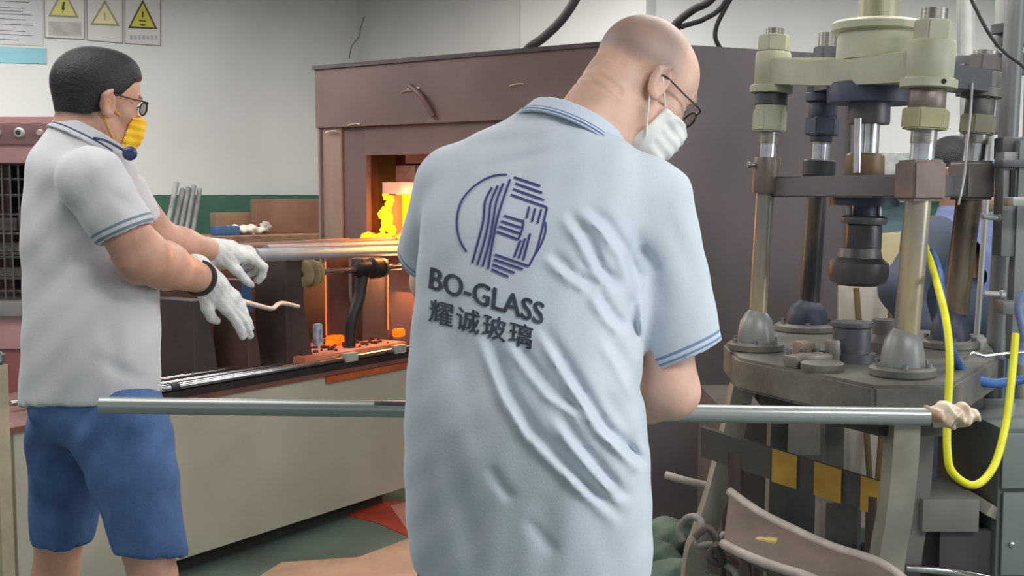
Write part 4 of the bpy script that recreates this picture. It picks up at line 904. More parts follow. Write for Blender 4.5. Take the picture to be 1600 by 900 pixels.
def facemask(o,R,s,par,m,zt=-.004,grow=.006,x0=.028):
    hf=lambda P: head_f(P,o,R,s)
    def f(P):
        L=tolocal(P,o,R,s); h=hf(P)
        puff=ell(L,(.088,0,-.050),(.030,.046,.046))*s
        h2=smin(h-grow*s,puff,.02)
        q=smax(h2,-(L[0]-x0-.25*(L[2]+.05))*s,.006)                # only front of face
        q=smax(q,(L[2]-zt-.35*np.maximum(0,.1-L[0])*0+.35*(np.abs(L[1])-.02)*(np.abs(L[1])>.02))*s,.004)
        q=smax(q,(-.118-L[2])*s,.004)
        q=q+.0012*np.sin(L[2]*330)*(L[0]>.05)
        return np.maximum(q,-(h-.0005))
    c=Vector(o)+R@(Vector((.06,0,-.05))*s); r=.10*s
    mk=sdf('face_mask',f,(c.x-r,c.y-r,c.z-r),(c.x+r,c.y+r,c.z+r),.0032,m,par)
    for sg in (-1,1):
        for (a,b,e) in (((.036,.060,-.028),(.012,.076,-.012),(-.022,.090,.016)),((.030,.060,-.092),(.002,.074,-.055),(-.020,.086,-.020))):
            tube('ear_loop',[Vector(o)+R@(Vector((x,sg*y,z))*s) for x,y,z in (a,b,e)],.0017*s,m,mk,8,5)
    return mk
def spectacles(o,R,s,par,zt=.006):
    W=lambda x,y,z: Vector(o)+R@(Vector((x,y,z))*s)
    bm=bmesh.new()
    for sg in (-1,1):
        ring=[W(.101,sg*.034+.021*math.cos(t),zt-.002+.016*math.sin(t)*(1.0)) for t in np.linspace(0,2*math.pi,25)]
        add_tube(bm,ring,.0022*s,8,2)
        add_tube(bm,[W(.100,sg*.055,zt+.007),W(.092,sg*.072,zt+.010),W(.05,sg*.080,zt+.010),W(-.004,sg*.086,zt+.012),W(-.022,sg*.088,zt-.004)],.0017*s,8,4)
    add_tube(bm,[W(.101,-.013,zt+.003),W(.106,0,zt+.006),W(.101,.013,zt+.003)],.0018*s,8,4)
    g=obj('glasses',bm,M_frame,par,smooth=True,sharp=70)
    for sg in (-1,1):
        bm=bmesh.new(); r=[bm.verts.new(W(.1005,sg*.034+.0195*math.cos(t),zt-.002+.0145*math.sin(t))) for t in np.linspace(0,2*math.pi,24,endpoint=False)]
        bm.faces.new(r); k=bmesh.ops.extrude_face_region(bm,geom=bm.faces[:]); v=[x for x in k['geom'] if isinstance(x,bmesh.types.BMVert)]; bmesh.ops.translate(bm,verts=v,vec=R@Vector((.0015,0,0)))
        obj('lens',bm,M_lens,g)
def shoe(foot,yaw,par):
    fw=Vector((math.sin(yaw),math.cos(yaw),0)); c=Vector(foot)
    a=c-fw*.07+Vector((0,0,.045)); b=c+fw*.15+Vector((0,0,.035))
    lo,hi=bbx([a,b],.08); lo=(lo[0],lo[1],0.0-.01)
    return sdf('shoe',lambda P: smax(smin(rc(P,a,b,.046,.042),rc(P,a,a+Vector((0,0,.06)),.045,.045),.03),-(P[2]-.001),.004),lo,hi,.008,M_sole,par)

ca=at(902,196,2.04); cax=Vector((.42,.26,.87)).normalized()
# ===== bald worker with the printed polo, seen from behind =====
p1=thing('person','bald worker in pale blue printed polo and white mask seen from behind','person',(.05,1.95,0))
yaw1=math.radians(14)
lev=[(900,652,1014,1.90,.125),(860,641,1016,1.90,.13),(780,634,1014,1.90,.14),(700,634,1010,1.90,.15),(620,637,1003,1.91,.155),(540,643,998,1.93,.15),(460,652,994,1.95,.15),(400,656,996,1.97,.15),(340,662,1006,1.99,.145),(290,672,1018,2.01,.13),(255,688,1010,2.02,.115),(228,712,988,2.03,.10),(208,745,968,2.04,.09),(190,785,950,2.05,.075),(175,812,940,2.06,.06)]
torso1,(tz0,tz1)=loft(lev,yaw1)
shR,elR=at(1012,312,2.00),at(1050,612,1.97)
shL,elL=at(708,292,2.06),at(676,440,2.28)
hemR=at(1072,556,1.975); hemL=at(664,404,2.20)
wrR=at(930,640,2.23); wrL=at(770,640,2.25)
KX=lambda L: [(620+x/1.5,300+y/1.5) for x,y in L]
ridges=[(KX([(185,330),(215,400),(245,480),(300,570),(370,640),(440,710),(520,785)]),.010,7.5),(KX([(250,350),(300,420),(350,480),(435,537)]),.007,6),
 (KX([(320,320),(370,400),(420,480),(470,560),(525,612),(566,655)]),.010,6.5),(KX([(355,525),(410,600),(460,660),(525,735)]),.008,6.5),
 (KX([(338,150),(400,205),(450,235)]),.007,6),(KX([(378,50),(428,120),(460,190),(505,238)]),.008,6),(KX([(448,238),(488,300),(522,335)]),.006,6),
 (KX([(420,42),(475,85),(520,150),(548,225)]),.006,7),(KX([(470,340),(520,420),(560,500)]),.004,8)]
vals=[(KX([(570,125),(600,165),(612,195)]),.007,8),(KX([(215,640),(245,690),(275,725)]),.006,9),(KX([(430,150),(470,205),(490,225)]),.007,9),(KX([(545,230),(550,300),(575,370)]),.006,8),
 (KX([(300,760),(340,810),(380,850)]),.004,9),(KX([(480,460),(530,540),(560,610)]),.005,12),(KX([(560,640),(540,700),(470,720)]),.004,9),(KX([(130,330),(170,480),(190,620)]),.003,20)]
def polyd(px,py,L):
    best=None; n=len(L)-1
    for i in range(n):
        d,t=seg2(px,py,L[i],L[i+1]); u=(i+t)/n
        if best is None: best,bu=d,u
        else: k=d<best; best=np.where(k,d,best); bu=np.where(k,u,bu)
    return best,bu
def fade(u): return np.clip(np.minimum(u,1-u)*5,0.0,1)
# direction of folds in the photograph (pixels), amplitude in metres (minus = ridge)
folds=[((735,230),(835,215),.005,13),((760,262),(880,232),.004,10),((1010,420),(1000,560),-.006,9),
       ((985,350),(1035,470),.004,14),((1040,330),(1085,440),.003,14),((700,700),(740,880),.004,22),((840,760),(860,890),.003,22),((930,760),(950,890),.003,22),((690,420),(700,560),.003,20)]
def shirt1_f(P):
    f=torso1(P); f=np.maximum(f,P[2]-tz1); 
    f=smin(f,rc(P,ca-cax*.10,ca+cax*.03,.100,.083),.03)
    sR=rc(P,shR,hemR,.078,.0665); dR=(hemR-shR).normalized(); hpR=plane(P,hemR,(dR.x+.20,dR.y,dR.z)); 
    sL=rc(P,shL,hemL,.070,.056); dL=(hemL-shL).normalized(); hpL=plane(P,hemL,dL)
    f0=f
    f=smin(f0,np.maximum(sR,hpR),.028); f=smin(f,np.maximum(sL,hpL),.03)
    px,py=proj(P[0],P[1],P[2]); back=P[1]<2.12
    for a,b,am,wd in folds:
        d,t=seg2(px,py,a,b); f=f+1.45*am*np.exp(-(d/wd)**2)*np.sin(np.clip(t,0.05,.95)*math.pi)**.5*back
    f=np.maximum(f,plane(P,ca-cax*.012,cax))
    for L_,am,wd in ridges:
        d,u=polyd(px,py,L_); f=f-am*1.0*np.exp(-(d/wd)**2)*fade(u)*back
        d,u=polyd(px,py,[(x+14,y-7) for x,y in L_]); f=f+am*1.25*np.exp(-(d/(wd*1.25))**2)*fade(u)*back
    for L_,am,wd in vals:
        d,u=polyd(px,py,L_); f=f+am*np.exp(-(d/wd)**2)*fade(u)*back
    f=f+.0012*np.sin(px*.09+py*.05)*np.sin(py*.035-px*.02)
    # open the sleeves and the hem
    f=np.maximum(f,-np.maximum(rc(P,hemR-dR*.05,hemR+dR*.1,.056,.060),-plane(P,hemR-dR*.045,dR)))
    f=np.maximum(f,-np.maximum(rc(P,hemL-dL*.05,hemL+dL*.1,.046,.050),-plane(P,hemL-dL*.045,dL)))
    f=np.maximum(f,tz0+.004+.006*np.sin(px*.02)-P[2])
    f=np.maximum(f,-np.maximum(torso1(P)+.014,P[2]-(tz0+.07)))
    return f
def trim1(P):
    dR=(hemR-shR).normalized(); dL=(hemL-shL).normalized()
    a=-plane(P,hemR,(dR.x+.20,dR.y,dR.z)); b=-plane(P,hemL,dL)
    nR=rc(P,shR,hemR+dR*.1,.10,.09)<0; nL=rc(P,shL,hemL+dL*.1,.085,.085)<0
    v=np.full(P[0].shape,1.0); v=np.where(nR&(a<.08)&(P[0]>at(1012,500,1.97).x),a,v); v=np.where(nL&(b<.06)&(P[2]<hemL.z+.07)&(P[0]<at(660,400,2.15).x+.03),b,v); return v
M_shirt1=mat('polo_pale_blue',(198,206,215),.85,rgb2=(190,199,209),scale=3,bump=.06,bscale=220,attr='trim',attrcol=(112,136,172),stripes=[(.006,.010),(.016,.021)],sheen=.2)
lo_=(at(600,0,2.2).x,1.68,tz0-.02); hi_=(at(1150,0,2.0).x,2.36,at(900,150,2.05).z+.03)
shirt1=sdf('polo_shirt',shirt1_f,lo_,hi_,.0048,M_shirt1,p1,relax=1,attrs={'trim':trim1})
# collar
def collar_f(P):
    h=plane(P,ca,cax); ax=rc(P,ca-cax*.1,ca+cax*.2,0,0)
    r=np.interp(h,[-.045,-.02,.006],[.108,.095,.084])
    return smax(np.abs(ax-r)-.0042,np.maximum(h-.004,-.034-h),.002)
cl,ch=bbx([ca-cax*.04,ca+cax*.02],.13)
sdf('collar',collar_f,cl,ch,.003,mat('collar_pale_blue',(196,206,220),.85,var=.03,bump=.08,bscale=220,attr='trim',attrcol=(84,104,142),stripes=[(.004,.0075),(.011,.013)]),shirt1,attrs={'trim':lambda P: plane(P,ca,cax)+.034})
# head + body
hy,hp=math.radians(68),math.radians(33); hR=head_frame(hy,hp,math.radians(-4)); ho=at(1000,138,2.12); hs=1.0
nk0=at(915,235,2.05)
def body1_head(P):
    f=head_f(P,ho,hR,hs)
    nb=Vector(ho)+hR@Vector((-.035,0,-.035))
    n=rc(P,nk0,nb,.068,.058); n2=rc(P,at(895,215,2.03),Vector(ho)+hR@Vector((-.062,0,-.02)),.050,.040)
    n=smin(n,n2,.03)
    f=smin(f,n,.022)
    for i,(d,am) in enumerate(((-.050,.003),(-.070,.0025))): 
        h=plane(P,Vector(ho)+hR@Vector((-.08,0,d)),hR@Vector((.25,0,1))); f=f+am*np.exp(-(h/.005)**2)*(plane(P,Vector(ho)+hR@Vector((-.05,0,0)),hR@Vector((1,0,0)))<0)
    return f
def arm(P,sh,el,wr,r0,r1,r2):
    return smin(rc(P,sh,el,r0,r1),smin(rc(P,el,el.lerp(wr,.35),r1,r1*.98),rc(P,el.lerp(wr,.3),wr,r1*.98,r2),.02),.02)
dHR=(Vector((-1,.1,-.02))); 
handR=lambda P: hand(P,wrR,(-.95,.25,-.05),(.1,-.3,1),-1,[.95,1.0,1.05,1.1],.95,(.9,.6))
handL=lambda P: hand(P,wrL,(-.6,.2,-.3),(0,-.3,1),1,[.95,1.0,1.05,1.1],.95,(.9,.6))
def armsR(P): return smin(arm(P,shR,elR,wrR,.052,.045,.027),handR(P),.015)
def armsL(P): return smin(arm(P,shL,elL,wrL,.048,.042,.027),handL(P),.015)
def legs_f(hipL,knL,anL,hipR,knR,anR,r=(.088,.056,.038)):
    def f(P):
        g=rc(P,hipL,knL,r[0],r[1]); g=smin(g,rc(P,knL,anL,r[1],r[2]),.02); k=rc(P,hipR,knR,r[0],r[1]); k=smin(k,rc(P,knR,anR,r[1],r[2]),.02)
        for a,b in ((knL,anL),(knR,anR)): g=smin(g,rc(P,a.lerp(b,.15),a.lerp(b,.45),.048,.044),.02)
        return smin(smin(g,k,.03),rc(P,hipL+Vector((0,0,.04)),hipR+Vector((0,0,.04)),.085,.085),.03)
    return f
hipL1,hipR1=Vector((-.06,1.93,.82)),Vector((.085,1.92,.82)); knL1,knR1=Vector((-.09,2.0,.45)),Vector((.115,1.97,.45)); anL1,anR1=Vector((-.10,1.95,.08)),Vector((.13,1.93,.08))
lf=legs_f(hipL1,knL1,anL1,hipR1,knR1,anR1)
def torsoskin1(P): return smin(np.maximum(torso1(P)+.03,tz0+.03-P[2]),lf(P),.03)
def stub1(P):
    L=tolocal(P,ho,hR,hs); v=np.clip((.045-L[0])/.05,0,1)*np.clip((L[2]-.008)/.022,0,1)*np.clip((np.hypot(L[0]+.01,L[1]*1.0)-.030)/.035,0,1)
    v=np.where(L[0]>.02,v*np.clip((.1-L[2])/.05,0,1),v)
    nzz=.5+.5*np.sin(L[0]*60)*np.sin(L[1]*70+1)
    brow=np.exp(-((L[2]-.030)/.005)**2)*(np.abs(np.abs(L[1])-.032)<.022)*(L[0]>.07)
    return np.clip(v*.62+brow*.8,0,1)
l1,h1=bbx([ho],.155*hs+.02); l1=(min(l1[0],at(850,230,2.05).x),l1[1],at(900,262,2.05).z)
sk1=M_skin('skin_bald_worker',(222,178,158),(112,104,98))
la,ha=bbx([shR,elR,wrR,wrR+Vector((-.12,.02,-.1))],.075); lb,hb=bbx([shL,elL,wrL,wrL+Vector((-.12,.02,-.1))],.07)
lc,hc=bbx([hipL1,hipR1,anL1,anR1,Vector((.0,1.9,1.3))],.2)
body1=sdf('body',body1_head,l1,h1,.0034,sk1,p1,attrs={'stubble':stub1},extra=[(armsR,la,ha,.005),(armsL,lb,hb,.005),(torsoskin1,(lc[0],1.7,.03),(hc[0],2.2,1.28),.014)])
eyes(ho,hR,hs,body1,None)
facemask(ho,hR,hs,p1,M_mask,zt=-.012,grow=.008); spectacles(ho,hR,hs,p1,-.004)
def pants1(P):
    f=smin(rc(P,hipL1,knL1,.105,.082),rc(P,hipR1,knR1,.105,.082),.03); f=smin(f,rc(P,hipL1+Vector((0,0,.08)),hipR1+Vector((0,0,.08)),.108,.108),.05)
    return np.maximum(np.maximum(f,.42-P[2]),P[2]-1.0)+.003*np.sin(P[0]*40+P[2]*30)
l_,h_=bbx([hipL1,hipR1,knL1,knR1],.15); sdf('shorts',pants1,l_,(h_[0],h_[1],1.02),.010,M_denim,p1)
shoe((anL1.x,anL1.y,0),.3,p1); shoe((anR1.x,anR1.y,0),.3,p1)

# ----- print on the back -----
dg=bpy.context.evaluated_depsgraph_get()
me=shirt1.data; bvh=BVHTree.FromPolygons([v.co for v in me.vertices],[tuple(p.vertices) for p in me.polygons])
camo=Vector((0,0,CAMH))
def onshirt(px,py,off=.0012):
    d=(at(px,py,1.0)-camo).normalized(); h=bvh.ray_cast(camo,d)
    if h[0] is None: return at(px,py,1.85)
    return h[0]-d*off
def cut_and_drape(bm,name,m,par,step=5,off=.0016):
    # bm verts are in photo pixel units; cut on a grid then laid on the cloth
    xs=[v.co.x for v in bm.verts];ys=[v.co.y for v in bm.verts]
    for axv,lo,hi in (((1,0,0),min(xs),max(xs)),((0,1,0),min(ys),max(ys))):
        q=lo+step
        while q<hi:
            co=(q,0,0) if axv[0] else (0,q,0)
            bmesh.ops.bisect_plane(bm,geom=bm.verts[:]+bm.edges[:]+bm.faces[:],plane_co=co,plane_no=axv); q+=step
    for v in bm.verts: v.co=onshirt(v.co.x,v.co.y,off)
    me=bpy.data.meshes.new(name); bm.to_mesh(me); bm.free(); o=link(name,me,m,par); return o
CX=lambda x: 640+x*.3557
CY=lambda y: 240+y*.3557
M_navy=mat('print_navy',(62,66,128),.8,var=.1,scale=60); M_ink2=mat('print_dark_ink',(46,54,66),.8,rgb2=(70,80,94),scale=50)
def stroke(bm,pts,w_):
    P=[Vector((CX(x),CY(y),0)) for x,y in pts]; P=smoothpath(P,6) if len(P)>2 else P
    L=[];R=[]
    for i,p in enumerate(P):
        d=(P[min(i+1,len(P)-1)]-P[max(i-1,0)]).normalized(); n=Vector((-d.y,d.x,0)); L.append(bm.verts.new(p+n*w_/2));R.append(bm.verts.new(p-n*w_/2))
    for i in range(len(P)-1): bm.faces.new((L[i],R[i],R[i+1],L[i+1]))
bm=bmesh.new()
arc=lambda c,r,t0,t1,n: [(c[0]+r[0]*math.cos(math.radians(t0+(t1-t0)*k/n)),c[1]-r[1]*math.sin(math.radians(t0+(t1-t0)*k/n))) for k in range(n+1)]
stroke(bm,[(428,92),(400,92),(365,98),(320,118),(270,155),(230,205),(210,265),(208,330),(222,385),(250,432)],3.0)
stroke(bm,[(598,300),(597,345),(580,395),(555,440)],3.0)
for l_ in ([(362,148),(332,210),(325,290),(306,370),(275,482)],[(388,140),(357,213),(347,300),(330,380),(298,490)],[(412,130),(381,213),(367,300),(350,390),(321,497)],[(442,112),(407,213),(384,295),(364,395),(345,507)]): stroke(bm,l_,3.4)
for a,b in (((458,103),(575,142)),((464,130),(583,172)),((455,155),(592,204)),((445,180),(603,235)),((415,272),(497,297)),((402,296),(490,325)),((392,319),(484,350)),((383,342),(476,376)),((375,443),(524,494)),((370,464),(498,508)),((365,486),(462,524)),((360,508),(435,541)),((604,235),(588,310)),((579,243),(563,306)),((552,240),(538,300)),((526,232),(514,284)),((530,350),(500,468)),((508,372),(480,460)),((488,380),(460,455))): stroke(bm,[a,b],3.4)
stroke(bm,[(500,290),(496,330),(478,378)],3.2); stroke(bm,[(588,310),(560,420),(524,494)],3.0)
cut_and_drape(bm,'back_emblem',M_navy,shirt1,5,.0022)
def text_print(body,o_,xe,ye,name,m,off=0.0,sx=1.0):
    cu=bpy.data.curves.new('t','FONT'); cu.body=body; cu.size=1; cu.resolution_u=3; cu.offset=off; cu.space_character=sx
    to=bpy.data.objects.new('t',cu); COL.objects.link(to); bpy.context.view_layer.update()
    me=bpy.data.meshes.new_from_object(to.evaluated_get(bpy.context.evaluated_depsgraph_get())); bpy.data.objects.remove(to)
    bm=bmesh.new(); bm.from_mesh(me); xs=[v.co.x for v in bm.verts];ys=[v.co.y for v in bm.verts]; x0,x1,y0,y1=min(xs),max(xs),min(ys),max(ys)
    O=Vector((CX(o_[0]),CY(o_[1]),0)); X=Vector((CX(xe[0]),CY(xe[1]),0))-O; Y_=Vector((CX(ye[0]),CY(ye[1]),0))-O
    for v in bm.verts: v.co=O+X*((v.co.x-x0)/(x1-x0))+Y_*((v.co.y-y0)/(y1-y0))
    return cut_and_drape(bm,name,m,shirt1,5,.0022)
for dx,dy in ((-3.4,0),(3.4,0),(0,1.5),(0,-1.5)): text_print('BO-GLASS',(86+dx,592+dy),(584+dx,752+dy),(94+dx,498+dy),'back_lettering',M_ink2)
for dx,dy in ((-2.2,0),(2.2,0),(0,1.6)): text_print('耀诚玻璃',(84+dx,738+dy),(534+dx,862+dy),(92+dx,634+dy),'back_lettering',M_ink2,0,1.15)

ca2=at(146,211,2.78); cx2=Vector((.42,.25,.87)).normalized()
# ===== black-haired worker at the left =====
p2=thing('person','black-haired worker in grey polo and blue shorts, arms reaching right in white gloves','person',(-.95,2.75,0))
yaw2=math.radians(38)
lev=[(640,36,243,2.76,.15),(600,38,245,2.76,.15),(540,42,244,2.76,.15),(480,45,242,2.77,.15),(430,46,236,2.78,.15),(380,47,222,2.78,.15),(330,50,208,2.78,.14),(290,54,205,2.78,.13),(255,60,203,2.78,.12),(232,68,196,2.78,.10),(215,78,188,2.78,.085),(200,88,178,2.78,.07),(190,96,165,2.78,.06)]
torso2,(uz0,uz1)=loft(lev,yaw2,2.3)
s2R,e2R=at(143,282,2.60),at(222,402,2.62); w2R=at(322,438,2.93)
s2L,e2L=at(190,290,2.98),at(255,374,3.08); w2L=at(342,395,3.22)
h2R=at(198,366,2.60); h2L=at(222,350,3.02)
folds2=[((150,400),(170,560),.006,12),((190,420),(200,600),-.005,12),((110,330),(90,480),.005,16),((150,560),(230,600),.006,10),((60,400),(70,600),.004,14),((170,300),(215,330),.004,9),((120,230),(150,330),.004,12)]
def shirt2_f(P):
    f=np.maximum(torso2(P),P[2]-uz1); f=smin(f,rc(P,ca2-cx2*.10,ca2+cx2*.03,.098,.080),.03)
    dR=(h2R-s2R).normalized(); dL=(h2L-s2L).normalized()
    f=smin(f,np.maximum(rc(P,s2R,h2R,.078,.069),plane(P,h2R,(dR.x-.15,dR.y,dR.z))),.06); f=smin(f,np.maximum(rc(P,s2L,h2L,.06,.055),plane(P,h2L,dL)),.03)
    px,py=proj(P[0],P[1],P[2])
    for a,b,am,wd in folds2:
        d,t=seg2(px,py,a,b); f=f+am*np.exp(-(d/wd)**2)*np.sin(np.clip(t,.05,.95)*math.pi)**.5*(P[1]<2.85)
    f=np.maximum(f,plane(P,ca2-cx2*.012,cx2))
    f=f+.002*np.sin(px*.11+py*.04)*np.sin(py*.05-px*.02)
    f=np.maximum(f,-np.maximum(rc(P,h2R-dR*.03,h2R+dR*.1,.052,.055),-plane(P,h2R-dR*.025,dR)))
    f=np.maximum(f,-np.maximum(rc(P,h2L-dL*.05,h2L+dL*.1,.046,.048),-plane(P,h2L-dL*.045,dL)))
    f=np.maximum(f,uz0+.004-.2*(P[1]-2.76)-P[2]); f=np.maximum(f,-np.maximum(torso2(P)+.014,P[2]-(uz0+.06)))
    return f
def trim2(P):
    dR=(h2R-s2R).normalized(); a=-plane(P,h2R,(dR.x-.15,dR.y,dR.z)); n=(rc(P,s2R,h2R+dR*.1,.10,.09)<0)&(P[1]<2.72)&(a<.09)
    return np.where(n,a,1.0)
M_shirt2=mat('polo_grey',(208,207,208),.85,rgb2=(196,195,198),scale=3,bump=.06,bscale=220,attr='trim',attrcol=(118,132,146),stripes=[(.004,.010),(.018,.024)],sheen=.2)
shirt2=sdf('polo_shirt',shirt2_f,(at(20,0,2.9).x,2.40,uz0-.09),(at(262,0,2.7).x,3.12,at(130,185,2.78).z+.04),.008,M_shirt2,p2,attrs={'trim':trim2})
def collar2(P):
    h=plane(P,ca2,cx2); ax=rc(P,ca2-cx2*.1,ca2+cx2*.2,0,0); r=np.interp(h,[-.045,-.02,.006],[.104,.090,.080])
    return smax(np.abs(ax-r)-.0042,np.maximum(h-.004,-.036-h),.002)
a_,b_=bbx([ca2-cx2*.04,ca2+cx2*.02],.13)
sdf('collar',collar2,a_,b_,.0033,mat('collar_grey',(184,186,192),.85,var=.03,attr='trim',attrcol=(48,60,92),stripes=[(.010,.014)]),shirt2,attrs={'trim':lambda P: plane(P,ca2,cx2)+.034})
lp=at(203,240,2.72); lathe('collar_clip',lp,(.3,-1,0),[(.006,0),(.016,.004),(.017,.014),(.010,.02)],mat('clip_navy',(52,62,112),.4),p2,18)
tube('lanyard',[at(128,214,2.70),at(160,218,2.69),at(185,230,2.70),at(200,239,2.71)],.003,mat('cord_navy',(58,68,100),.6),p2,8,5)
hy2,hp2=math.radians(49),math.radians(8); hR2=head_frame(hy2,hp2); ho2=at(153,163,2.79); hs2=.98
def body2_head(P):
    f=head_f(P,ho2,hR2,hs2); nb=Vector(ho2)+hR2@Vector((-.03,0,-.05)); return smin(f,rc(P,at(138,228,2.78),nb,.066,.058),.03)
def stub2(P):
    L=tolocal(P,ho2,hR2,hs2); return np.clip(np.clip((-.01-L[0])/.03,0,1)*np.clip((L[2]+.055)/.02,0,1)+.9*np.exp(-((L[2]-.030)/.005)**2)*(np.abs(np.abs(L[1])-.032)<.022)*(L[0]>.07),0,1)
sk2=M_skin('skin_left_worker',(214,160,136),(44,38,38))
def arm2R(P): return smin(arm(P,s2R,e2R,w2R,.056,.056,.034),rc(P,e2R,e2R+Vector((.0,0,.0)),.056,.056),.02)
def arm2L(P): return arm(P,s2L,e2L,w2L,.048,.043,.030)
hipL2,hipR2=at(112,668,2.86),at(190,672,2.70); knL2,knR2=at(86,900,2.9),at(240,905,2.66); anL2=Vector((knL2.x-.02,2.93,.08)); anR2=Vector((knR2.x+.01,2.62,.08))
lf2=legs_f(hipL2,knL2,anL2,hipR2,knR2,anR2,(.085,.054,.040))
def skin2(P): return smin(np.maximum(torso2(P)+.05,uz0+.12-P[2]),lf2(P),.02)
l_,h_=bbx([ho2],.16); l_=(l_[0],l_[1],at(138,250,2.78).z)
x1=bbx([s2R,e2R,w2R],.07);x2=bbx([s2L,e2L,w2L],.06); x3=bbx([hipL2,hipR2,knL2,knR2,anL2,anR2],.16)
body2=sdf('body',body2_head,l_,h_,.004,sk2,p2,attrs={'stubble':stub2},extra=[(arm2R,x1[0],x1[1],.006),(arm2L,x2[0],x2[1],.006),(skin2,(x3[0][0],x3[0][1],.03),(x3[1][0],x3[1][1],1.35),.013)])
eyes(ho2,hR2,hs2,body2,None)
def hair2(P):
    L=tolocal(P,ho2,hR2,hs2); h=head_f(P,ho2,hR2,hs2)
    s_=ell(L,(-.012,0,.046),(.107,.086,.092))*hs2; s_=smin(s_,ell(L,(-.040,0,-.022),(.056,.062,.064))*hs2,.03)
    s_=smin(s_,ell(L,(.035,0,.085),(.055,.062,.045))*hs2,.03)
    # hairline: lower at the back, over the ears, high at the forehead
    line=np.interp(L[0],[-.12,-.05,-.02,.01,.025,.06,.09],[-.078,-.080,-.045,.018,.022,.060,.072])
    s_=smax(s_,(line-L[2])*hs2,.006)
    n=.0010*np.sin(L[0]*430+L[2]*390)*np.sin(L[1]*480+L[2]*100)
    return s_+n
hc=Vector(ho2)+hR2@Vector((0,0,.04)); r=.13
sdf('hair',hair2,(hc.x-r,hc.y-r,hc.z-r),(hc.x+r,hc.y+r,hc.z+r),.0038,mat('hair_black',(34,32,34),.6,rgb2=(22,20,22),scale=30,bump=.3,bscale=200),p2)
facemask(ho2,hR2,hs2,p2,mat('mask_glow_yellow',(252,206,40),.7,rgb2=(246,180,30),scale=14),zt=-.010,grow=.006,x0=.056); spectacles(ho2,hR2,hs2,p2,.008)  # furnace glow on the mask is painted in as yellow-orange
# gloves
def glove(name,wr,d,back,side,curl,cuff_from,h=.0034,s=1.06,th=(.4,.3),rad=1.22):
    dd_=Vector(d).normalized()
    def f(P):
        g=hand(P,wr,d,back,side,curl,s,th,rad); c=rc(P,Vector(wr)-dd_*.035,Vector(wr)+dd_*.02,.043,.036); g=smin(g,c,.015)
        g=g+.0012*np.sin(P[0]*240+P[2]*90)*np.sin(P[1]*220+P[2]*160)
        return g
    c=Vector(wr)+dd_*.07; r=.155
    o=sdf(name,f,(c.x-r,c.y-r,c.z-r),(c.x+r,c.y+r,c.z+r),h,M_glove,p2)
    return o
gR=glove('glove',w2R,(.62,.25,-.66),(.55,-.55,.62),-1,[.22,.2,.2,.25],None,s=1.0,rad=1.3)
gL=glove('glove',w2L,(.93,.30,-.06),(.1,-.35,.93),-1,[.75,.85,.95,1.0],None,s=1.0,th=(.9,.4),rad=1.2)
cu=(w2R-e2R).normalized(); lathe('glove_cuff_band',w2R-cu*.045,cu,[(.040,0),(.046,.003),(.046,.014),(.040,.018)],mat('cuff_dark',(60,52,50),.9,bump=.3),gR,28)
def shorts2(P):
    kL=at(99,846,2.88);kR=at(240,866,2.66)
    a=rc(P,hipL2,kL,.112,.076); b=rc(P,hipR2,kR,.118,.078); a=np.maximum(a,plane(P,kL,(kL-hipL2))); b=np.maximum(b,plane(P,kR,(kR-hipR2)+Vector((-.10,0,0))))
    f=smin(a,b,.03); f=smin(f,ell(P,((hipL2+hipR2)/2+Vector((0,0,.08))),(.155,.165,.13)),.04)
    f=f+.003*np.sin(P[0]*31+P[2]*9)*np.sin(P[2]*23+P[0]*14)+.0022*np.sin(P[0]*70-P[2]*34+2*np.sin(P[2]*12))
    f=np.maximum(f,-np.maximum(rc(P,hipL2,kL+(kL-hipL2)*.2,.062,.062),-plane(P,kL-(kL-hipL2).normalized()*.03,(kL-hipL2))))
    f=np.maximum(f,-np.maximum(rc(P,hipR2,kR+(kR-hipR2)*.2,.064,.064),-plane(P,kR-(kR-hipR2).normalized()*.03,(kR-hipR2))))
    return np.maximum(f,P[2]-(uz0+.07))
sdf('shorts',shorts2,(at(20,0,2.9).x,2.42,at(0,890,2.7).z),(at(305,0,2.8).x,3.1,uz0+.09),.008,mat('shorts_blue',(88,118,168),.85,rgb2=(60,86,130),scale=7,bump=.12,bscale=140),p2)
shoe((anL2.x,anL2.y,0),.9,p2); shoe((anR2.x,anR2.y,0),.9,p2)

# ===== worker behind the press =====
p3=thing('person','partly hidden worker in lavender-blue shirt bending behind the press columns','person',(1.45,3.95,0))
Y3=4.0
lev=[(600,1452,1545,Y3,.12),(540,1450,1548,Y3,.12),(470,1447,1552,Y3,.12),(420,1446,1554,Y3,.12),(380,1448,1550,Y3,.12),(350,1456,1540,Y3,.10),(330,1470,1525,Y3,.07)]
t3,(vz0,vz1)=loft(lev,.5,2.2)
s3a,e3a,w3a=at(1462,372,3.9),at(1408,452,3.85),at(1432,508,3.8); s3b,e3b,w3b=at(1535,372,4.0),at(1548,450,4.0),at(1520,500,3.8)
sh3=lambda P: np.maximum(smin(smin(np.maximum(t3(P),P[2]-vz1),rc(P,s3b,e3b,.06,.05),.03),rc(P,at(1497,352,Y3),at(1496,335,Y3),.07,.06),.04),vz0-P[2])+.004*np.sin(P[0]*50+P[2]*30)*np.sin(P[2]*42)
l_,h_=bbx([at(1440,330,Y3),at(1560,600,Y3)],.12)
s3=sdf('work_shirt',sh3,l_,h_,.011,mat('shirt_lavender',(128,138,182),.85,rgb2=(104,114,160),scale=6,bump=.1),p3)
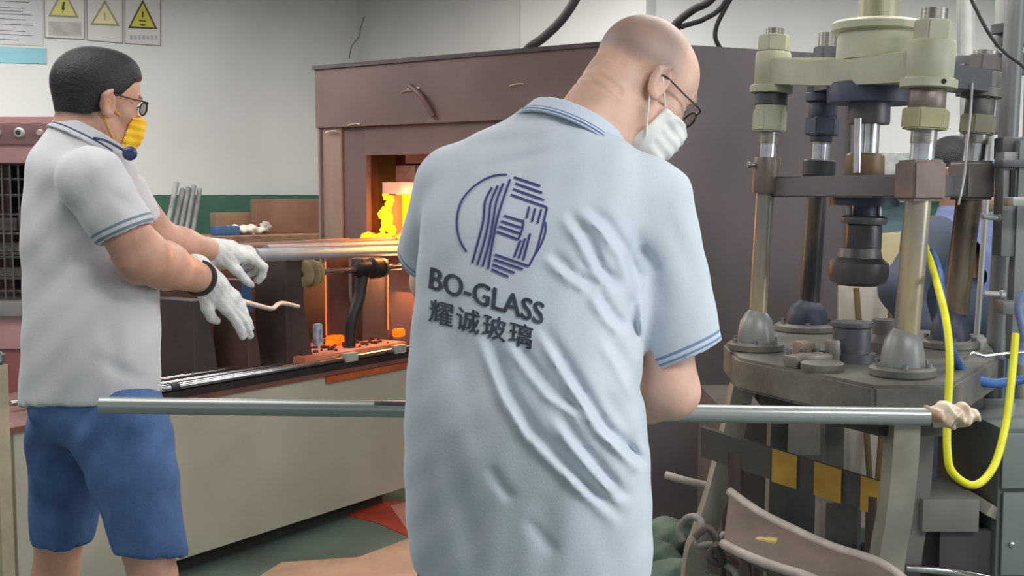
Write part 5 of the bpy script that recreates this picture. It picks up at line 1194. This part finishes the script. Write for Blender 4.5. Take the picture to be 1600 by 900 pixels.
sdf('dark_sleeve',lambda P: smin(rc(P,s3a,e3a,.078,.07),rc(P,e3a,w3a,.07,.05),.03),*bbx([s3a,e3a,w3a],.1),.010,mat('sleeve_slate',(82,88,102),.85,rgb2=(66,72,86),scale=6),p3)
a_=at(1448,352,3.86); 
ho3=at(1490,274,Y3); hR3=head_frame(math.radians(-60),math.radians(35))
bodyf3=lambda P: smin(head_f(P,ho3,hR3,.95),rc(P,at(1496,345,Y3),ho3+hR3@Vector((-.03,0,-.04)),.06,.055),.03)
h3=lambda P: smin(rc(P,w3a,w3a+Vector((-.06,-.03,-.06)),.03,.03),hand(P,w3a,(-.6,-.3,-.5),(-.4,-.4,.8),1,.3,.9),.02)
lg3=lambda P: smin(np.maximum(t3(P)+.055,vz0+.06-P[2]),smin(rc(P,Vector((1.45,4,.85)),Vector((1.42,4.05,.08)),.09,.045),rc(P,Vector((1.62,4,.85)),Vector((1.64,4.05,.08)),.09,.045),.03),.04)
l_,h_=bbx([ho3],.16); 
body3=sdf('body',bodyf3,(l_[0],l_[1],at(1490,352,Y3).z),h_,.006,M_skin('skin_rear_worker',(190,144,124),(40,36,36)),p3,attrs={'stubble':lambda P: np.zeros_like(P[0])},extra=[(h3,*bbx([w3a,w3a+Vector((-.1,-.06,-.1))],.06),.006),(lg3,(1.2,3.8,.03),(1.8,4.2,1.2),.016)])
def hair3(P):
    L=tolocal(P,ho3,hR3,.95); line=np.interp(L[0],[-.12,-.05,.02,.06,.09],[-.05,-.04,.024,.06,.072]); return smax(ell(L,(-.012,0,.048),(.109,.086,.093)),line-L[2],.006)*.95
sdf('hair',hair3,*bbx([ho3],.15),.006,mat('hair_black',(34,32,34)),p3)
tr3=lambda P: smin(smin(rc(P,Vector((1.45,4,.9)),Vector((1.42,4.05,.1)),.115,.075),rc(P,Vector((1.62,4,.9)),Vector((1.64,4.05,.1)),.115,.075),.03),ell(P,(1.53,4,.95),(.18,.14,.14)),.04)
sdf('trousers',tr3,(1.25,3.8,.02),(1.8,4.2,1.12),.014,mat('trousers_dark',(56,66,84),.85,var=.1),p3)
shoe((1.42,4.05,0),-.8,p3); shoe((1.64,4.05,0),-.8,p3)
